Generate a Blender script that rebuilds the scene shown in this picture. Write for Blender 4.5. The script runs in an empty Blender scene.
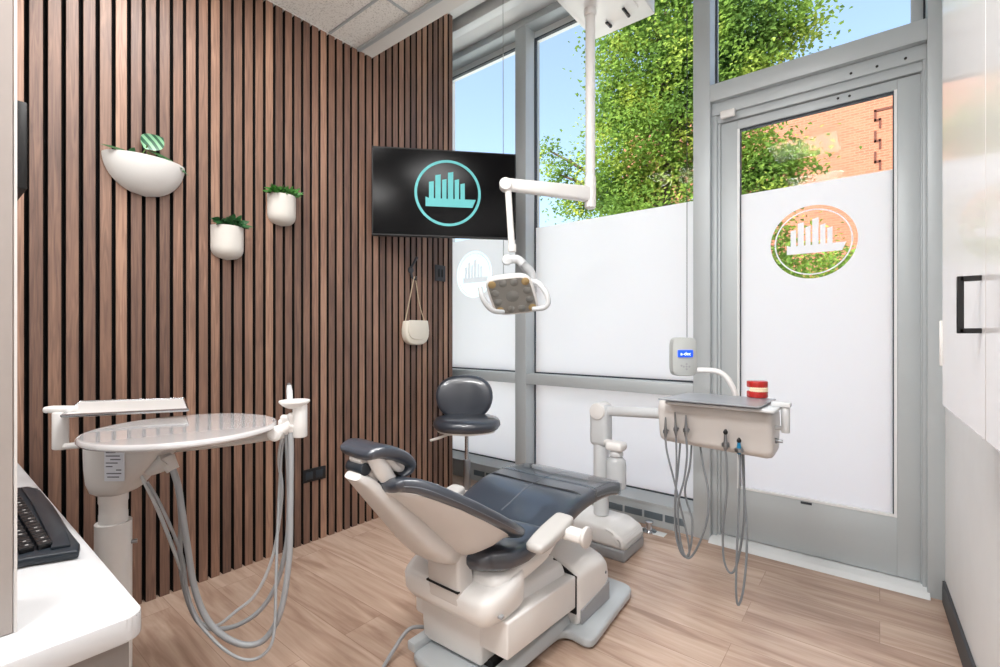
import bpy, bmesh, math, random
from mathutils import Vector, Matrix, noise
random.seed(7)
PI = math.pi
R_ = math.radians
SC = bpy.context.scene
COL = SC.collection

# ------------------------------------------------------------------ materials
def nt(name):
    m = bpy.data.materials.new(name); m.use_nodes = True
    t = m.node_tree; b = t.nodes['Principled BSDF']
    return m, t, b
def L(t, a, b): t.links.new(a, b)
def srgb(c):
    return tuple(((x/255)/12.92 if x/255 <= .04045 else ((x/255+.055)/1.055)**2.4) for x in c) + (1,)
def mat(name, col, rough=.5, metal=0., spec=.5, var=.04, scale=8., bump=0., bscale=200., coat=0., emit=None, es=0., trans=0., ior=1.45, alpha=1.):
    m, t, b = nt(name)
    n = t.nodes
    tc = n.new('ShaderNodeTexCoord')
    nz = n.new('ShaderNodeTexNoise'); nz.inputs['Scale'].default_value = scale; nz.inputs['Detail'].default_value = 4
    L(t, tc.outputs['Object'], nz.inputs['Vector'])
    mx = n.new('ShaderNodeMix'); mx.data_type = 'RGBA'
    c = srgb(col)
    mx.inputs[6].default_value = tuple(x*(1-var) for x in c[:3])+(1,)
    mx.inputs[7].default_value = tuple(min(1, x*(1+var)) for x in c[:3])+(1,)
    L(t, nz.outputs['Fac'], mx.inputs[0]); L(t, mx.outputs[2], b.inputs['Base Color'])
    b.inputs['Roughness'].default_value = rough; b.inputs['Metallic'].default_value = metal
    b.inputs['Specular IOR Level'].default_value = spec
    b.inputs['Coat Weight'].default_value = coat
    b.inputs['Transmission Weight'].default_value = trans; b.inputs['IOR'].default_value = ior
    if bump:
        n2 = n.new('ShaderNodeTexNoise'); n2.inputs['Scale'].default_value = bscale; n2.inputs['Detail'].default_value = 3
        L(t, tc.outputs['Object'], n2.inputs['Vector'])
        bp = n.new('ShaderNodeBump'); bp.inputs['Strength'].default_value = bump; bp.inputs['Distance'].default_value = .002
        L(t, n2.outputs['Fac'], bp.inputs['Height']); L(t, bp.outputs['Normal'], b.inputs['Normal'])
    if emit:
        b.inputs['Emission Color'].default_value = srgb(emit); b.inputs['Emission Strength'].default_value = es
    return m

M = {}
M['white'] = mat('white_plastic', (230, 229, 227), .32, coat=.2)
M['white_soft'] = mat('off_white_plastic', (208, 205, 202), .42)
M['arm_grey'] = mat('warm_grey_arm_pad', (186, 184, 181), .5)
M['cool'] = mat('pale_grey_plastic', (205, 208, 210), .38)
M['base_grey'] = mat('grey_painted_metal', (186, 193, 197), .3, coat=.3)
M['grey_band'] = mat('grey_band', (158, 160, 163), .45)
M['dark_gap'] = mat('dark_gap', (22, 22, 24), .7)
M['vinyl'] = mat('charcoal_vinyl', (50, 57, 68), .32, bump=.12, bscale=350, spec=.9, coat=.6)
M['vinyl_seam'] = mat('vinyl_seam', (26, 30, 36), .5)
M['stitch'] = mat('stitching', (96, 100, 108), .6)
M['chrome'] = mat('chrome', (205, 208, 212), .16, metal=1)
M['steel'] = mat('brushed_steel', (150, 154, 158), .32, metal=1)
M['alu'] = mat('satin_aluminium', (184, 191, 194), .42, metal=.1, var=.02)
M['alu_white'] = mat('pale_aluminium', (226, 229, 230), .4, metal=.05, var=.02)
M['alu_dark'] = mat('sill_grille', (104, 116, 124), .5, metal=.3)
M['gasket'] = mat('rubber_gasket', (52, 60, 68), .6)
M['black'] = mat('matt_black', (18, 18, 19), .45)
M['key'] = mat('keycap', (20, 21, 24), .38)
M['kbd'] = mat('keyboard_shell', (34, 42, 50), .35, coat=.2)
M['keyprint'] = mat('key_legend', (190, 190, 190), .5)
M['felt'] = mat('black_felt', (14, 11, 10), .95)
M['plaster'] = mat('white_paint', (232, 233, 233), .6, bump=.05)
M['soffit'] = mat('soffit_paint', (222, 221, 217), .6)
M['laminate'] = mat('glossy_white_laminate', (226, 224, 224), .24, coat=.25, var=.01)
M['cabinet_grey'] = mat('taupe_laminate', (134, 126, 121), .45, var=.02)
M['tower'] = mat('greige_laminate', (160, 152, 147), .5, var=.02, bump=.05, bscale=60)
M['quartz'] = mat('white_quartz', (204, 205, 207), .22, var=.015, scale=60)
M['baseboard'] = mat('charcoal_rubber_base', (62, 64, 68), .55)
M['hose_dark'] = mat('slate_hose', (112, 116, 120), .4)
M['display_shell'] = mat('display_shell', (178, 182, 180), .4)
M['hose'] = mat('grey_hose', (158, 161, 164), .4)
M['hose_white'] = mat('pale_hose', (196, 200, 203), .4)
M['ceramic'] = mat('white_ceramic', (212, 211, 208), .55, bump=.1, bscale=90)
M['ceramic_soft'] = mat('cream_stoneware', (210, 206, 199), .65, bump=.15, bscale=120)
M['leaf'] = mat('dark_green_leaf', (44, 92, 50), .45, var=.35, scale=40)
M['leaf_fresh'] = mat('fresh_green_leaf', (62, 118, 48), .45, var=.4, scale=40)
M['stem'] = mat('leaf_stem', (72, 96, 46), .6)
M['soil'] = mat('potting_soil', (48, 36, 28), .95, bump=.5)
M['purse'] = mat('cream_leather', (226, 221, 208), .5, bump=.15)
M['strap'] = mat('tan_strap', (196, 178, 152), .6)
M['gold'] = mat('brass', (190, 160, 100), .3, metal=1)
M['red'] = mat('red_acrylic', (178, 40, 36), .3, coat=.3)
M['tooth'] = mat('ivory_tooth', (238, 222, 190), .3)
M['blue_tip'] = mat('blue_sleeve', (24, 118, 160), .35)
M['lens'] = mat('lens', (128, 128, 124), .2, coat=.3)
M['lens_amber'] = mat('amber_lens', (172, 148, 104), .25, coat=.3)
M['lamp_face'] = mat('lamp_face', (140, 138, 132), .35)
M['label'] = mat('paper_label', (214, 218, 226), .6)
M['print'] = mat('label_print', (96, 100, 110), .6)
M['screen_off'] = mat('black_screen', (8, 8, 10), .16, spec=.12, var=.0)
M['teal'] = mat('teal_screen_mark', (96, 182, 184), .5, emit=(90, 185, 188), es=.22)
M['display'] = mat('blue_display', (20, 70, 220), .4, emit=(20, 80, 235), es=1.1)
M['display_text'] = mat('display_text', (230, 240, 255), .4, emit=(230, 240, 255), es=1.2)
M['fill_glow'] = mat('fill_panel_glow', (240, 240, 240), .6, emit=(255, 252, 250), es=2.6)  # glowing face of the added ceiling fill panels
M['bottle'] = mat('frosted_bottle', (226, 230, 232), .25, trans=.45)
M['bark'] = mat('bark', (92, 76, 62), .9, var=.3, scale=12, bump=.6, bscale=30)
M['sidewalk'] = mat('concrete_paving', (222, 220, 214), .85, var=.08, scale=2)
M['stone_trim'] = mat('limestone_trim', (210, 204, 196), .7)
M['brick_shadow'] = mat('shadow_brick', (96, 52, 40), .8, var=.1)  # brick tone darkened to stand for the quoin's shadow

def wood_slats():
    m, t, b = nt('walnut_slats'); n = t.nodes
    tc = n.new('ShaderNodeTexCoord'); sp = n.new('ShaderNodeSeparateXYZ'); L(t, tc.outputs['Object'], sp.inputs[0])
    a = n.new('ShaderNodeMath'); a.operation = 'SUBTRACT'; a.inputs[1].default_value = SLAT0; L(t, sp.outputs['Y'], a.inputs[0])
    d = n.new('ShaderNodeMath'); d.operation = 'DIVIDE'; d.inputs[1].default_value = PER; L(t, a.outputs[0], d.inputs[0])
    f = n.new('ShaderNodeMath'); f.operation = 'FLOOR'; L(t, d.outputs[0], f.inputs[0])
    w = n.new('ShaderNodeTexWhiteNoise'); w.noise_dimensions = '1D'; L(t, f.outputs[0], w.inputs['W'])
    # each slat is veneered with a few different boards over its height
    zo = n.new('ShaderNodeMath'); zo.operation = 'MULTIPLY_ADD'; zo.inputs[1].default_value = 3.1; L(t, w.outputs['Value'], zo.inputs[0]); L(t, sp.outputs['Z'], zo.inputs[2])
    zd = n.new('ShaderNodeMath'); zd.operation = 'MULTIPLY'; zd.inputs[1].default_value = 1.15; L(t, zo.outputs[0], zd.inputs[0])
    cmb = n.new('ShaderNodeCombineXYZ'); fm = n.new('ShaderNodeMath'); fm.operation = 'MULTIPLY'; fm.inputs[1].default_value = 7.3
    L(t, f.outputs[0], fm.inputs[0]); L(t, fm.outputs[0], cmb.inputs[0]); L(t, zd.outputs[0], cmb.inputs[1])
    n1 = n.new('ShaderNodeTexNoise'); n1.inputs['Scale'].default_value = 1.; n1.inputs['Detail'].default_value = 2; L(t, cmb.outputs[0], n1.inputs['Vector'])
    # grain
    mp = n.new('ShaderNodeMapping'); mp.inputs['Scale'].default_value = (70, 70, 3.4); L(t, tc.outputs['Object'], mp.inputs[0])
    add = n.new('ShaderNodeVectorMath'); add.operation = 'ADD'; L(t, mp.outputs[0], add.inputs[0]); L(t, w.outputs['Color'], add.inputs[1])
    n2 = n.new('ShaderNodeTexNoise'); n2.inputs['Scale'].default_value = 1.; n2.inputs['Detail'].default_value = 8; n2.inputs['Distortion'].default_value = 1.6; L(t, add.outputs[0], n2.inputs['Vector'])
    s1 = n.new('ShaderNodeMath'); s1.operation = 'MULTIPLY_ADD'; s1.inputs[1].default_value = .42; s1.inputs[2].default_value = -.20; L(t, w.outputs['Value'], s1.inputs[0])
    s2 = n.new('ShaderNodeMath'); s2.operation = 'MULTIPLY_ADD'; s2.inputs[1].default_value = .55; L(t, n1.outputs['Fac'], s2.inputs[0]); L(t, s1.outputs[0], s2.inputs[2])
    s3 = n.new('ShaderNodeMath'); s3.operation = 'MULTIPLY_ADD'; s3.inputs[1].default_value = .75; L(t, n2.outputs['Fac'], s3.inputs[0]); L(t, s2.outputs[0], s3.inputs[2])
    r = n.new('ShaderNodeValToRGB'); e = r.color_ramp.elements
    e[0].position = .22; e[0].color = srgb((76, 58, 51)); e[1].position = .95; e[1].color = srgb((170, 134, 112))
    x = e.new(.5); x.color = srgb((110, 84, 72)); x = e.new(.72); x.color = srgb((136, 105, 88))
    L(t, s3.outputs[0], r.inputs[0]); L(t, r.outputs[0], b.inputs['Base Color'])
    b.inputs['Roughness'].default_value = .42
    bp = n.new('ShaderNodeBump'); bp.inputs['Strength'].default_value = .15; bp.inputs['Distance'].default_value = .001
    L(t, n2.outputs['Fac'], bp.inputs['Height']); L(t, bp.outputs[0], b.inputs['Normal'])
    return m
def wood_floor():
    m, t, b = nt('oak_plank_floor'); n = t.nodes
    tc = n.new('ShaderNodeTexCoord')
    br = n.new('ShaderNodeTexBrick'); br.inputs['Scale'].default_value = 1; br.inputs['Brick Width'].default_value = 1.22; br.inputs['Row Height'].default_value = .182
    br.inputs['Mortar Size'].default_value = .0012; br.inputs['Mortar Smooth'].default_value = .2; br.offset = .37
    br.inputs['Color1'].default_value = (0, 0, 0, 1); br.inputs['Color2'].default_value = (1, 1, 1, 1); br.inputs['Mortar'].default_value = (.5, .5, .5, 1)
    L(t, tc.outputs['Object'], br.inputs['Vector'])
    mp = n.new('ShaderNodeMapping'); mp.inputs['Scale'].default_value = (1.1, 9, 1); L(t, tc.outputs['Object'], mp.inputs[0])
    off = n.new('ShaderNodeVectorMath'); off.operation = 'MULTIPLY_ADD'; off.inputs[1].default_value = (5, 3, 9)
    L(t, br.outputs['Color'], off.inputs[0]); L(t, mp.outputs[0], off.inputs[2])
    n1 = n.new('ShaderNodeTexNoise'); n1.inputs['Scale'].default_value = 1.6; n1.inputs['Detail'].default_value = 7; n1.inputs['Distortion'].default_value = 1.2; L(t, off.outputs[0], n1.inputs['Vector'])
    mp2 = n.new('ShaderNodeMapping'); mp2.inputs['Scale'].default_value = (5, 90, 1); L(t, tc.outputs['Object'], mp2.inputs[0])
    n2 = n.new('ShaderNodeTexNoise'); n2.inputs['Scale'].default_value = 1; n2.inputs['Detail'].default_value = 5; L(t, mp2.outputs[0], n2.inputs['Vector'])
    s = n.new('ShaderNodeMath'); s.operation = 'MULTIPLY_ADD'; s.inputs[1].default_value = .25; L(t, n2.outputs['Fac'], s.inputs[0]); L(t, n1.outputs['Fac'], s.inputs[2])
    s2 = n.new('ShaderNodeMath'); s2.operation = 'MULTIPLY_ADD'; s2.inputs[1].default_value = .16; L(t, br.outputs['Color'], s2.inputs[0]); L(t, s.outputs[0], s2.inputs[2])
    r = n.new('ShaderNodeValToRGB'); e = r.color_ramp.elements
    e[0].position = .38; e[0].color = srgb((144, 116, 99)); e[1].position = .92; e[1].color = srgb((206, 182, 164))
    x = e.new(.58); x.color = srgb((172, 143, 124)); x = e.new(.7); x.color = srgb((188, 161, 142))
    L(t, s2.outputs[0], r.inputs[0])
    dk = n.new('ShaderNodeMix'); dk.data_type = 'RGBA'; dk.blend_type = 'MULTIPLY'; L(t, br.outputs['Fac'], dk.inputs[0])
    L(t, r.outputs[0], dk.inputs[6]); dk.inputs[7].default_value = (.62, .55, .5, 1)
    L(t, dk.outputs[2], b.inputs['Base Color']); b.inputs['Roughness'].default_value = .38; b.inputs['Coat Weight'].default_value = .6; b.inputs['Coat Roughness'].default_value = .22
    bp = n.new('ShaderNodeBump'); bp.inputs['Strength'].default_value = .1; bp.inputs['Distance'].default_value = .001
    L(t, n2.outputs['Fac'], bp.inputs['Height']); L(t, bp.outputs[0], b.inputs['Normal'])
    return m
def tile_mat():
    m, t, b = nt('acoustic_tile'); n = t.nodes
    tc = n.new('ShaderNodeTexCoord')
    v = n.new('ShaderNodeTexNoise'); v.inputs['Scale'].default_value = 110; v.inputs['Detail'].default_value = 6; L(t, tc.outputs['Object'], v.inputs['Vector'])
    r = n.new('ShaderNodeValToRGB'); e = r.color_ramp.elements
    e[0].position = .3; e[0].color = srgb((196, 194, 188)); e[1].position = .48; e[1].color = srgb((238, 237, 232))
    L(t, v.outputs['Fac'], r.inputs[0]); L(t, r.outputs[0], b.inputs['Base Color']); b.inputs['Roughness'].default_value = .9
    bp = n.new('ShaderNodeBump'); bp.inputs['Strength'].default_value = .5; bp.inputs['Distance'].default_value = .003
    L(t, v.outputs['Fac'], bp.inputs['Height']); L(t, bp.outputs[0], b.inputs['Normal'])
    return m
def brick_mat():
    m, t, b = nt('red_brick'); n = t.nodes
    tc = n.new('ShaderNodeTexCoord'); mp = n.new('ShaderNodeMapping'); mp.inputs['Rotation'].default_value = (R_(90), 0, 0)
    L(t, tc.outputs['Object'], mp.inputs[0])
    br = n.new('ShaderNodeTexBrick'); br.inputs['Scale'].default_value = 1; br.inputs['Brick Width'].default_value = .21; br.inputs['Row Height'].default_value = .07
    br.inputs['Mortar Size'].default_value = .009
    br.inputs['Color1'].default_value = srgb((168, 104, 78)); br.inputs['Color2'].default_value = srgb((156, 92, 68)); br.inputs['Mortar'].default_value = srgb((170, 118, 94))
    L(t, mp.outputs[0], br.inputs['Vector'])
    nz = n.new('ShaderNodeTexNoise'); nz.inputs['Scale'].default_value = .8; nz.inputs['Detail'].default_value = 5; L(t, tc.outputs['Object'], nz.inputs['Vector'])
    mx = n.new('ShaderNodeMix'); mx.data_type = 'RGBA'; mx.blend_type = 'MULTIPLY'; mx.inputs[0].default_value = .25
    L(t, br.outputs['Color'], mx.inputs[6]); L(t, nz.outputs['Fac'], mx.inputs[7]); L(t, mx.outputs[2], b.inputs['Base Color'])
    b.inputs['Roughness'].default_value = .85
    return m
def glass_mat(name='window_glass', tint=(.93, .97, .97), base=.0025, rough=.01):
    m, t, b = nt(name); n = t.nodes; n.remove(b)
    out = [x for x in n if x.type == 'OUTPUT_MATERIAL'][0]
    tr = n.new('ShaderNodeBsdfTransparent'); tr.inputs[0].default_value = tint+(1,)
    gl = n.new('ShaderNodeBsdfGlossy'); gl.inputs['Roughness'].default_value = rough
    lw = n.new('ShaderNodeLayerWeight'); lw.inputs[0].default_value = .5
    pw = n.new('ShaderNodeMath'); pw.operation = 'POWER'; pw.inputs[1].default_value = 5; L(t, lw.outputs['Facing'], pw.inputs[0])
    fr = n.new('ShaderNodeMath'); fr.operation = 'MULTIPLY_ADD'; fr.inputs[1].default_value = .45; fr.inputs[2].default_value = base; L(t, pw.outputs[0], fr.inputs[0])
    mx = n.new('ShaderNodeMixShader'); L(t, fr.outputs[0], mx.inputs[0]); L(t, tr.outputs[0], mx.inputs[1]); L(t, gl.outputs[0], mx.inputs[2]); L(t, mx.outputs[0], out.inputs[0])
    return m
def film_mat():
    m, t, b = nt('frosted_film'); n = t.nodes; n.remove(b)
    out = [x for x in n if x.type == 'OUTPUT_MATERIAL'][0]
    tr = n.new('ShaderNodeBsdfTranslucent'); tr.inputs[0].default_value = (.97, .98, 1., 1)
    df = n.new('ShaderNodeBsdfDiffuse'); df.inputs[0].default_value = (.9, .9, .91, 1)
    nz = n.new('ShaderNodeTexNoise'); nz.inputs['Scale'].default_value = 3
    mr = n.new('ShaderNodeMapRange'); mr.inputs[3].default_value = .16; mr.inputs[4].default_value = .20; L(t, nz.outputs['Fac'], mr.inputs[0])
    mx = n.new('ShaderNodeMixShader'); L(t, mr.outputs[0], mx.inputs[0]); L(t, tr.outputs[0], mx.inputs[1]); L(t, df.outputs[0], mx.inputs[2])
    L(t, mx.outputs[0], out.inputs[0])
    return m
def leaf_tree():
    m, t, b = nt('tree_leaves'); n = t.nodes; n.remove(b)
    out = [x for x in n if x.type == 'OUTPUT_MATERIAL'][0]
    tc = n.new('ShaderNodeTexCoord'); nz = n.new('ShaderNodeTexNoise'); nz.inputs['Scale'].default_value = 1.3; nz.inputs['Detail'].default_value = 6
    L(t, tc.outputs['Object'], nz.inputs['Vector'])
    r = n.new('ShaderNodeValToRGB'); e = r.color_ramp.elements
    e[0].position = .3; e[0].color = srgb((78, 108, 60)); e[1].position = .75; e[1].color = srgb((214, 214, 104))
    x = e.new(.52); x.color = srgb((132, 160, 76))
    L(t, nz.outputs['Fac'], r.inputs[0])
    df = n.new('ShaderNodeBsdfDiffuse'); tr = n.new('ShaderNodeBsdfTranslucent'); L(t, r.outputs[0], df.inputs[0]); L(t, r.outputs[0], tr.inputs[0])
    mx = n.new('ShaderNodeMixShader'); mx.inputs[0].default_value = .5; L(t, df.outputs[0], mx.inputs[1]); L(t, tr.outputs[0], mx.inputs[2]); L(t, mx.outputs[0], out.inputs[0])
    return m
def calathea():
    m, t, b = nt('striped_leaf'); n = t.nodes
    tc = n.new('ShaderNodeTexCoord'); w = n.new('ShaderNodeTexWave'); w.inputs['Scale'].default_value = 17; w.inputs['Distortion'].default_value = 1.5
    w.bands_direction = 'DIAGONAL'
    L(t, tc.outputs['Object'], w.inputs['Vector'])
    r = n.new('ShaderNodeValToRGB'); e = r.color_ramp.elements
    e[0].position = .45; e[0].color = srgb((30, 84, 58)); e[1].position = .6; e[1].color = srgb((120, 172, 132))
    L(t, w.outputs['Fac'], r.inputs[0]); L(t, r.outputs[0], b.inputs['Base Color']); b.inputs['Roughness'].default_value = .4
    return m
PER = .0533; SLAT0 = .2855 - 20*PER
M['slats'] = wood_slats(); M['floor'] = wood_floor(); M['tile'] = tile_mat(); M['brick'] = brick_mat()
M['glass'] = glass_mat(); M['film'] = film_mat(); M['tree'] = leaf_tree(); M['calathea'] = calathea()
M['clear'] = glass_mat('clear_vinyl_cover', (.86, .88, .9), .16, .08)
M['disc'] = mat('white_acrylic', (205, 204, 205), .07, spec=.7, coat=1., var=.01)

# ------------------------------------------------------------------ mesh kit
def V(*a): return Vector(a)
class MB:
    def __init__(s): s.bm = bmesh.new()
    def merge(s, o):
        me = bpy.data.meshes.new('tmp'); o.to_mesh(me); o.free(); s.bm.from_mesh(me); bpy.data.meshes.remove(me); return s
    def box(s, lo, hi, bev=0., seg=2, rot=None, about=None):
        b = bmesh.new(); bmesh.ops.create_cube(b, size=1)
        lo = Vector(lo); hi = Vector(hi); c = (lo+hi)/2; d = hi-lo
        for v in b.verts: v.co = Vector((v.co.x*d.x, v.co.y*d.y, v.co.z*d.z))+c
        if bev: bmesh.ops.bevel(b, geom=b.edges[:]+b.verts[:], offset=min(bev, min(d)*.49), segments=seg, profile=.5, affect='EDGES')
        if rot is not None:
            a = Vector(about) if about else c
            bmesh.ops.transform(b, matrix=Matrix.Translation(a) @ rot.to_4x4() @ Matrix.Translation(-a), verts=b.verts)
        return s.merge(b)
    def hull(s, pts, faces, bev=0., seg=2):
        b = bmesh.new(); vs = [b.verts.new(p) for p in pts]
        for f in faces: b.faces.new([vs[i] for i in f])
        bmesh.ops.recalc_face_normals(b, faces=b.faces)
        if bev: bmesh.ops.bevel(b, geom=b.edges[:]+b.verts[:], offset=bev, segments=seg, profile=.5, affect='EDGES')
        return s.merge(b)
    def prism(s, poly, vec, bev=0., seg=2):
        """poly: closed list of 3d points, extruded by vec"""
        n = len(poly); v = Vector(vec)
        pts = [Vector(p) for p in poly]+[Vector(p)+v for p in poly]
        fs = [list(range(n))[::-1], list(range(n, 2*n))]+[[i, (i+1) % n, n+(i+1) % n, n+i] for i in range(n)]
        return s.hull(pts, fs, bev, seg)
    def rings(s, rs, cap=True, closed=False):
        b = bmesh.new(); V_ = [[b.verts.new(p) for p in r] for r in rs]; k = len(rs[0])
        m = len(V_)
        for i in range(m if closed else m-1):
            A, B = V_[i], V_[(i+1) % m]
            for j in range(k): b.faces.new((A[j], A[(j+1) % k], B[(j+1) % k], B[j]))
        if cap and not closed: b.faces.new(V_[0][::-1]); b.faces.new(V_[-1])
        bmesh.ops.recalc_face_normals(b, faces=b.faces)
        return s.merge(b)
    def tube(s, pts, r, seg=10, smooth=6, cap=True):
        pts = [Vector(p) for p in pts]
        rr = r if isinstance(r, (list, tuple)) else [r]*len(pts)
        if smooth > 1 and len(pts) > 2: pts, rr = spline(pts, rr, smooth)
        rs = []; up = None
        for i, p in enumerate(pts):
            t = (pts[min(i+1, len(pts)-1)]-pts[max(i-1, 0)]).normalized()
            if up is None: up = t.orthogonal().normalized()
            else: up = (up-t*up.dot(t)).normalized()
            w = t.cross(up)
            rs.append([p+(up*math.cos(a)+w*math.sin(a))*rr[i] for a in [2*PI*j/seg for j in range(seg)]])
        return s.rings(rs, cap)
    def lathe(s, prof, c=(0, 0, 0), axis=(0, 0, 1), seg=28):
        """prof: [(r,h)] along axis from c"""
        ax = Vector(axis).normalized(); u = ax.orthogonal().normalized(); w = ax.cross(u); c = Vector(c)
        rs = [[c+ax*h+(u*math.cos(a)+w*math.sin(a))*max(r, 1e-4) for a in [2*PI*j/seg for j in range(seg)]] for r, h in prof]
        return s.rings(rs)
    def cyl(s, a, b, r, seg=24, bev=0.):
        a = Vector(a); b = Vector(b); h = (b-a).length
        pr = [(r, 0), (r, h)] if not bev else [(r-bev, 0), (r-bev*.3, bev*.3), (r, bev), (r, h-bev), (r-bev*.3, h-bev*.3), (r-bev, h)]
        return s.lathe(pr, a, b-a, seg)
    def done(s, name, m, parent=None, sharp=38, flat=False):
        return obj(name, s.bm, m, parent, sharp, flat)
def spline(pts, rr, k):
    P = []; Q = []
    n = len(pts)
    for i in range(n-1):
        p0 = pts[max(i-1, 0)]; p1 = pts[i]; p2 = pts[i+1]; p3 = pts[min(i+2, n-1)]
        for j in range(k):
            t = j/k
            P.append(.5*((2*p1)+(p2-p0)*t+(2*p0-5*p1+4*p2-p3)*t*t+(3*p1-p0-3*p2+p3)*t**3)); Q.append(rr[i]*(1-t)+rr[i+1]*t)
    P.append(pts[-1]); Q.append(rr[-1])
    return P, Q
def se(a, p):
    c, s_ = math.cos(a), math.sin(a)
    return math.copysign(abs(c)**p, c), math.copysign(abs(s_)**p, s_)
def pad(mb, st, xc, p=.45, sag=0., seg=36, k=5, side=None, endround=True, flatbot=False):
    """lofted cushion: st = [(y, z, halfwidth, halfthick)] stations in the YZ plane, centred on xc"""
    pts = [Vector((s[0], s[1], 0)) for s in st]; W = [s[2] for s in st]; T = [s[3] for s in st]
    a, w = spline(pts, W, k); _, t = spline(pts, T, k)
    n = len(a); out = []
    tot = [0]
    for i in range(1, n): tot.append(tot[-1]+(a[i]-a[i-1]).length)
    for i in range(n):
        d = (a[min(i+1, n-1)]-a[max(i-1, 0)]).normalized(); nm = Vector((-d.y, d.x, 0))
        wi, ti = w[i], t[i]; ctr = a[i]
        out.append((ctr, d, nm, wi, ti))
    rs = []
    def ring(ctr, nm, wi, ti):
        r = []
        for j in range(seg):
            c_, s_ = se(2*PI*j/seg, p)
            off = -sag*(1-c_*c_) if sag else 0
            q = ctr+nm*(s_*ti+off)
            r.append(Vector((xc+c_*wi, q.x, q.y)))
        return r
    if endround:
        c0, d0, n0, w0, t0 = out[0]
        for f in (.05, .5, .85): 
            g = math.sqrt(1-(1-f)**2); rs.append(ring(c0-d0*t0*(1-f)*1.0, n0, w0-t0*(1-g)*1.2, t0*g))
    for c, d, nm, wi, ti in out: rs.append(ring(c, nm, wi, ti))
    if endround:
        c0, d0, n0, w0, t0 = out[-1]
        for f in (.85, .5, .05):
            g = math.sqrt(1-(1-f)**2); rs.append(ring(c0+d0*t0*(1-f)*1.0, n0, w0-t0*(1-g)*1.2, t0*g))
    return mb.rings(rs)
def obj(name, bm, m, parent=None, sharp=38, flat=False):
    me = bpy.data.meshes.new(name)
    if parent is not None:
        o_ = Vector((0, 0, 0)); q = parent
        while q is not None: o_ += q.location; q = q.parent
        bmesh.ops.translate(bm, vec=-o_, verts=bm.verts)
    bm.to_mesh(me); bm.free()
    if isinstance(m, (list, tuple)):
        for x in m: me.materials.append(x)
    else: me.materials.append(m)
    if not flat:
        for f in me.polygons: f.use_smooth = True
        try: me.set_sharp_from_angle(angle=R_(sharp))
        except Exception: pass
    o = bpy.data.objects.new(name, me); COL.objects.link(o)
    if parent is not None: o.parent = parent
    return o
def thing(name, label, cat, loc=(0, 0, 0), group=None):
    o = bpy.data.objects.new(name, None); COL.objects.link(o); o.location = loc; o.empty_display_size = .05
    return tag(o, label, cat, group)
def tag(o, label=None, cat=None, group=None, kind=None):
    if label: o['label'] = label
    if cat: o['category'] = cat
    if group: o['group'] = group
    if kind: o['kind'] = kind
    return o
def struct(o): o['kind'] = 'structure'; return o
def bx(name, lo, hi, m, parent=None, bev=0.): return MB().box(lo, hi, bev).done(name, m, parent)
def flat_shape(name, polys, origin, ux, uy, m, parent=None, depth=.0006):
    """polys: 2d loops (even-odd fill) -> thin mesh; ux, uy are world axes"""
    cu = bpy.data.curves.new('tmp', 'CURVE'); cu.dimensions = '2D'; cu.fill_mode = 'BOTH'; cu.extrude = depth/2
    for lp in polys:
        s = cu.splines.new('POLY'); s.points.add(len(lp)-1); s.use_cyclic_u = True
        for i, p in enumerate(lp): s.points[i].co = (p[0], p[1], 0, 1)
    return curve_mesh(name, cu, origin, ux, uy, m, parent)
def curve_mesh(name, cu, origin, ux, uy, m, parent=None):
    o = bpy.data.objects.new('tmp', cu); COL.objects.link(o)
    dg = bpy.context.evaluated_depsgraph_get(); dg.update()
    me = bpy.data.meshes.new_from_object(o.evaluated_get(dg))
    ux = Vector(ux).normalized(); uy = Vector(uy).normalized(); uz = ux.cross(uy)
    mt = Matrix((ux, uy, uz)).transposed().to_4x4(); mt.translation = Vector(origin)
    me.transform(mt); COL.objects.unlink(o); bpy.data.objects.remove(o)
    bm = bmesh.new(); bm.from_mesh(me); bpy.data.meshes.remove(me)
    return obj(name, bm, m, parent, flat=True)
def text(name, s, size, origin, ux, uy, m, parent=None):
    cu = bpy.data.curves.new('tmp', 'FONT'); cu.body = s; cu.size = size; cu.align_x = 'CENTER'; cu.align_y = 'CENTER'; cu.extrude = .0003
    return curve_mesh(name, cu, origin, ux, uy, m, parent)
def circ(cx, cy, r, n=64): return [(cx+r*math.cos(2*PI*i/n), cy+r*math.sin(2*PI*i/n)) for i in range(n)]

# ------------------------------------------------------------------ camera
H = 1.2; YAW = 38.7
cam = bpy.data.cameras.new('camera'); co = bpy.data.objects.new('camera', cam); COL.objects.link(co)
cam.sensor_width = 36; cam.lens = 36*474/1000; cam.shift_y = .0015; cam.clip_start = .02; cam.clip_end = 300
co.location = (0, 0, H); co.rotation_euler = (R_(90), 0, R_(YAW)); SC.camera = co
FX, FY = -math.sin(R_(YAW)), math.cos(R_(YAW)); RX, RY = FY, -FX
def P(u, v, k, val):
    """photo measurement -> world point on a plane (X=, Y=, Z=) or at a depth (D)"""
    l = (u-500)/474; r = (FX+l*RX, FY+l*RY, (335-v)/474)
    t = {'X': lambda: val/r[0], 'Y': lambda: val/r[1], 'Z': lambda: (val-H)/r[2], 'D': lambda: val}[k]()
    return Vector((r[0]*t, r[1]*t, H+r[2]*t))

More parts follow.
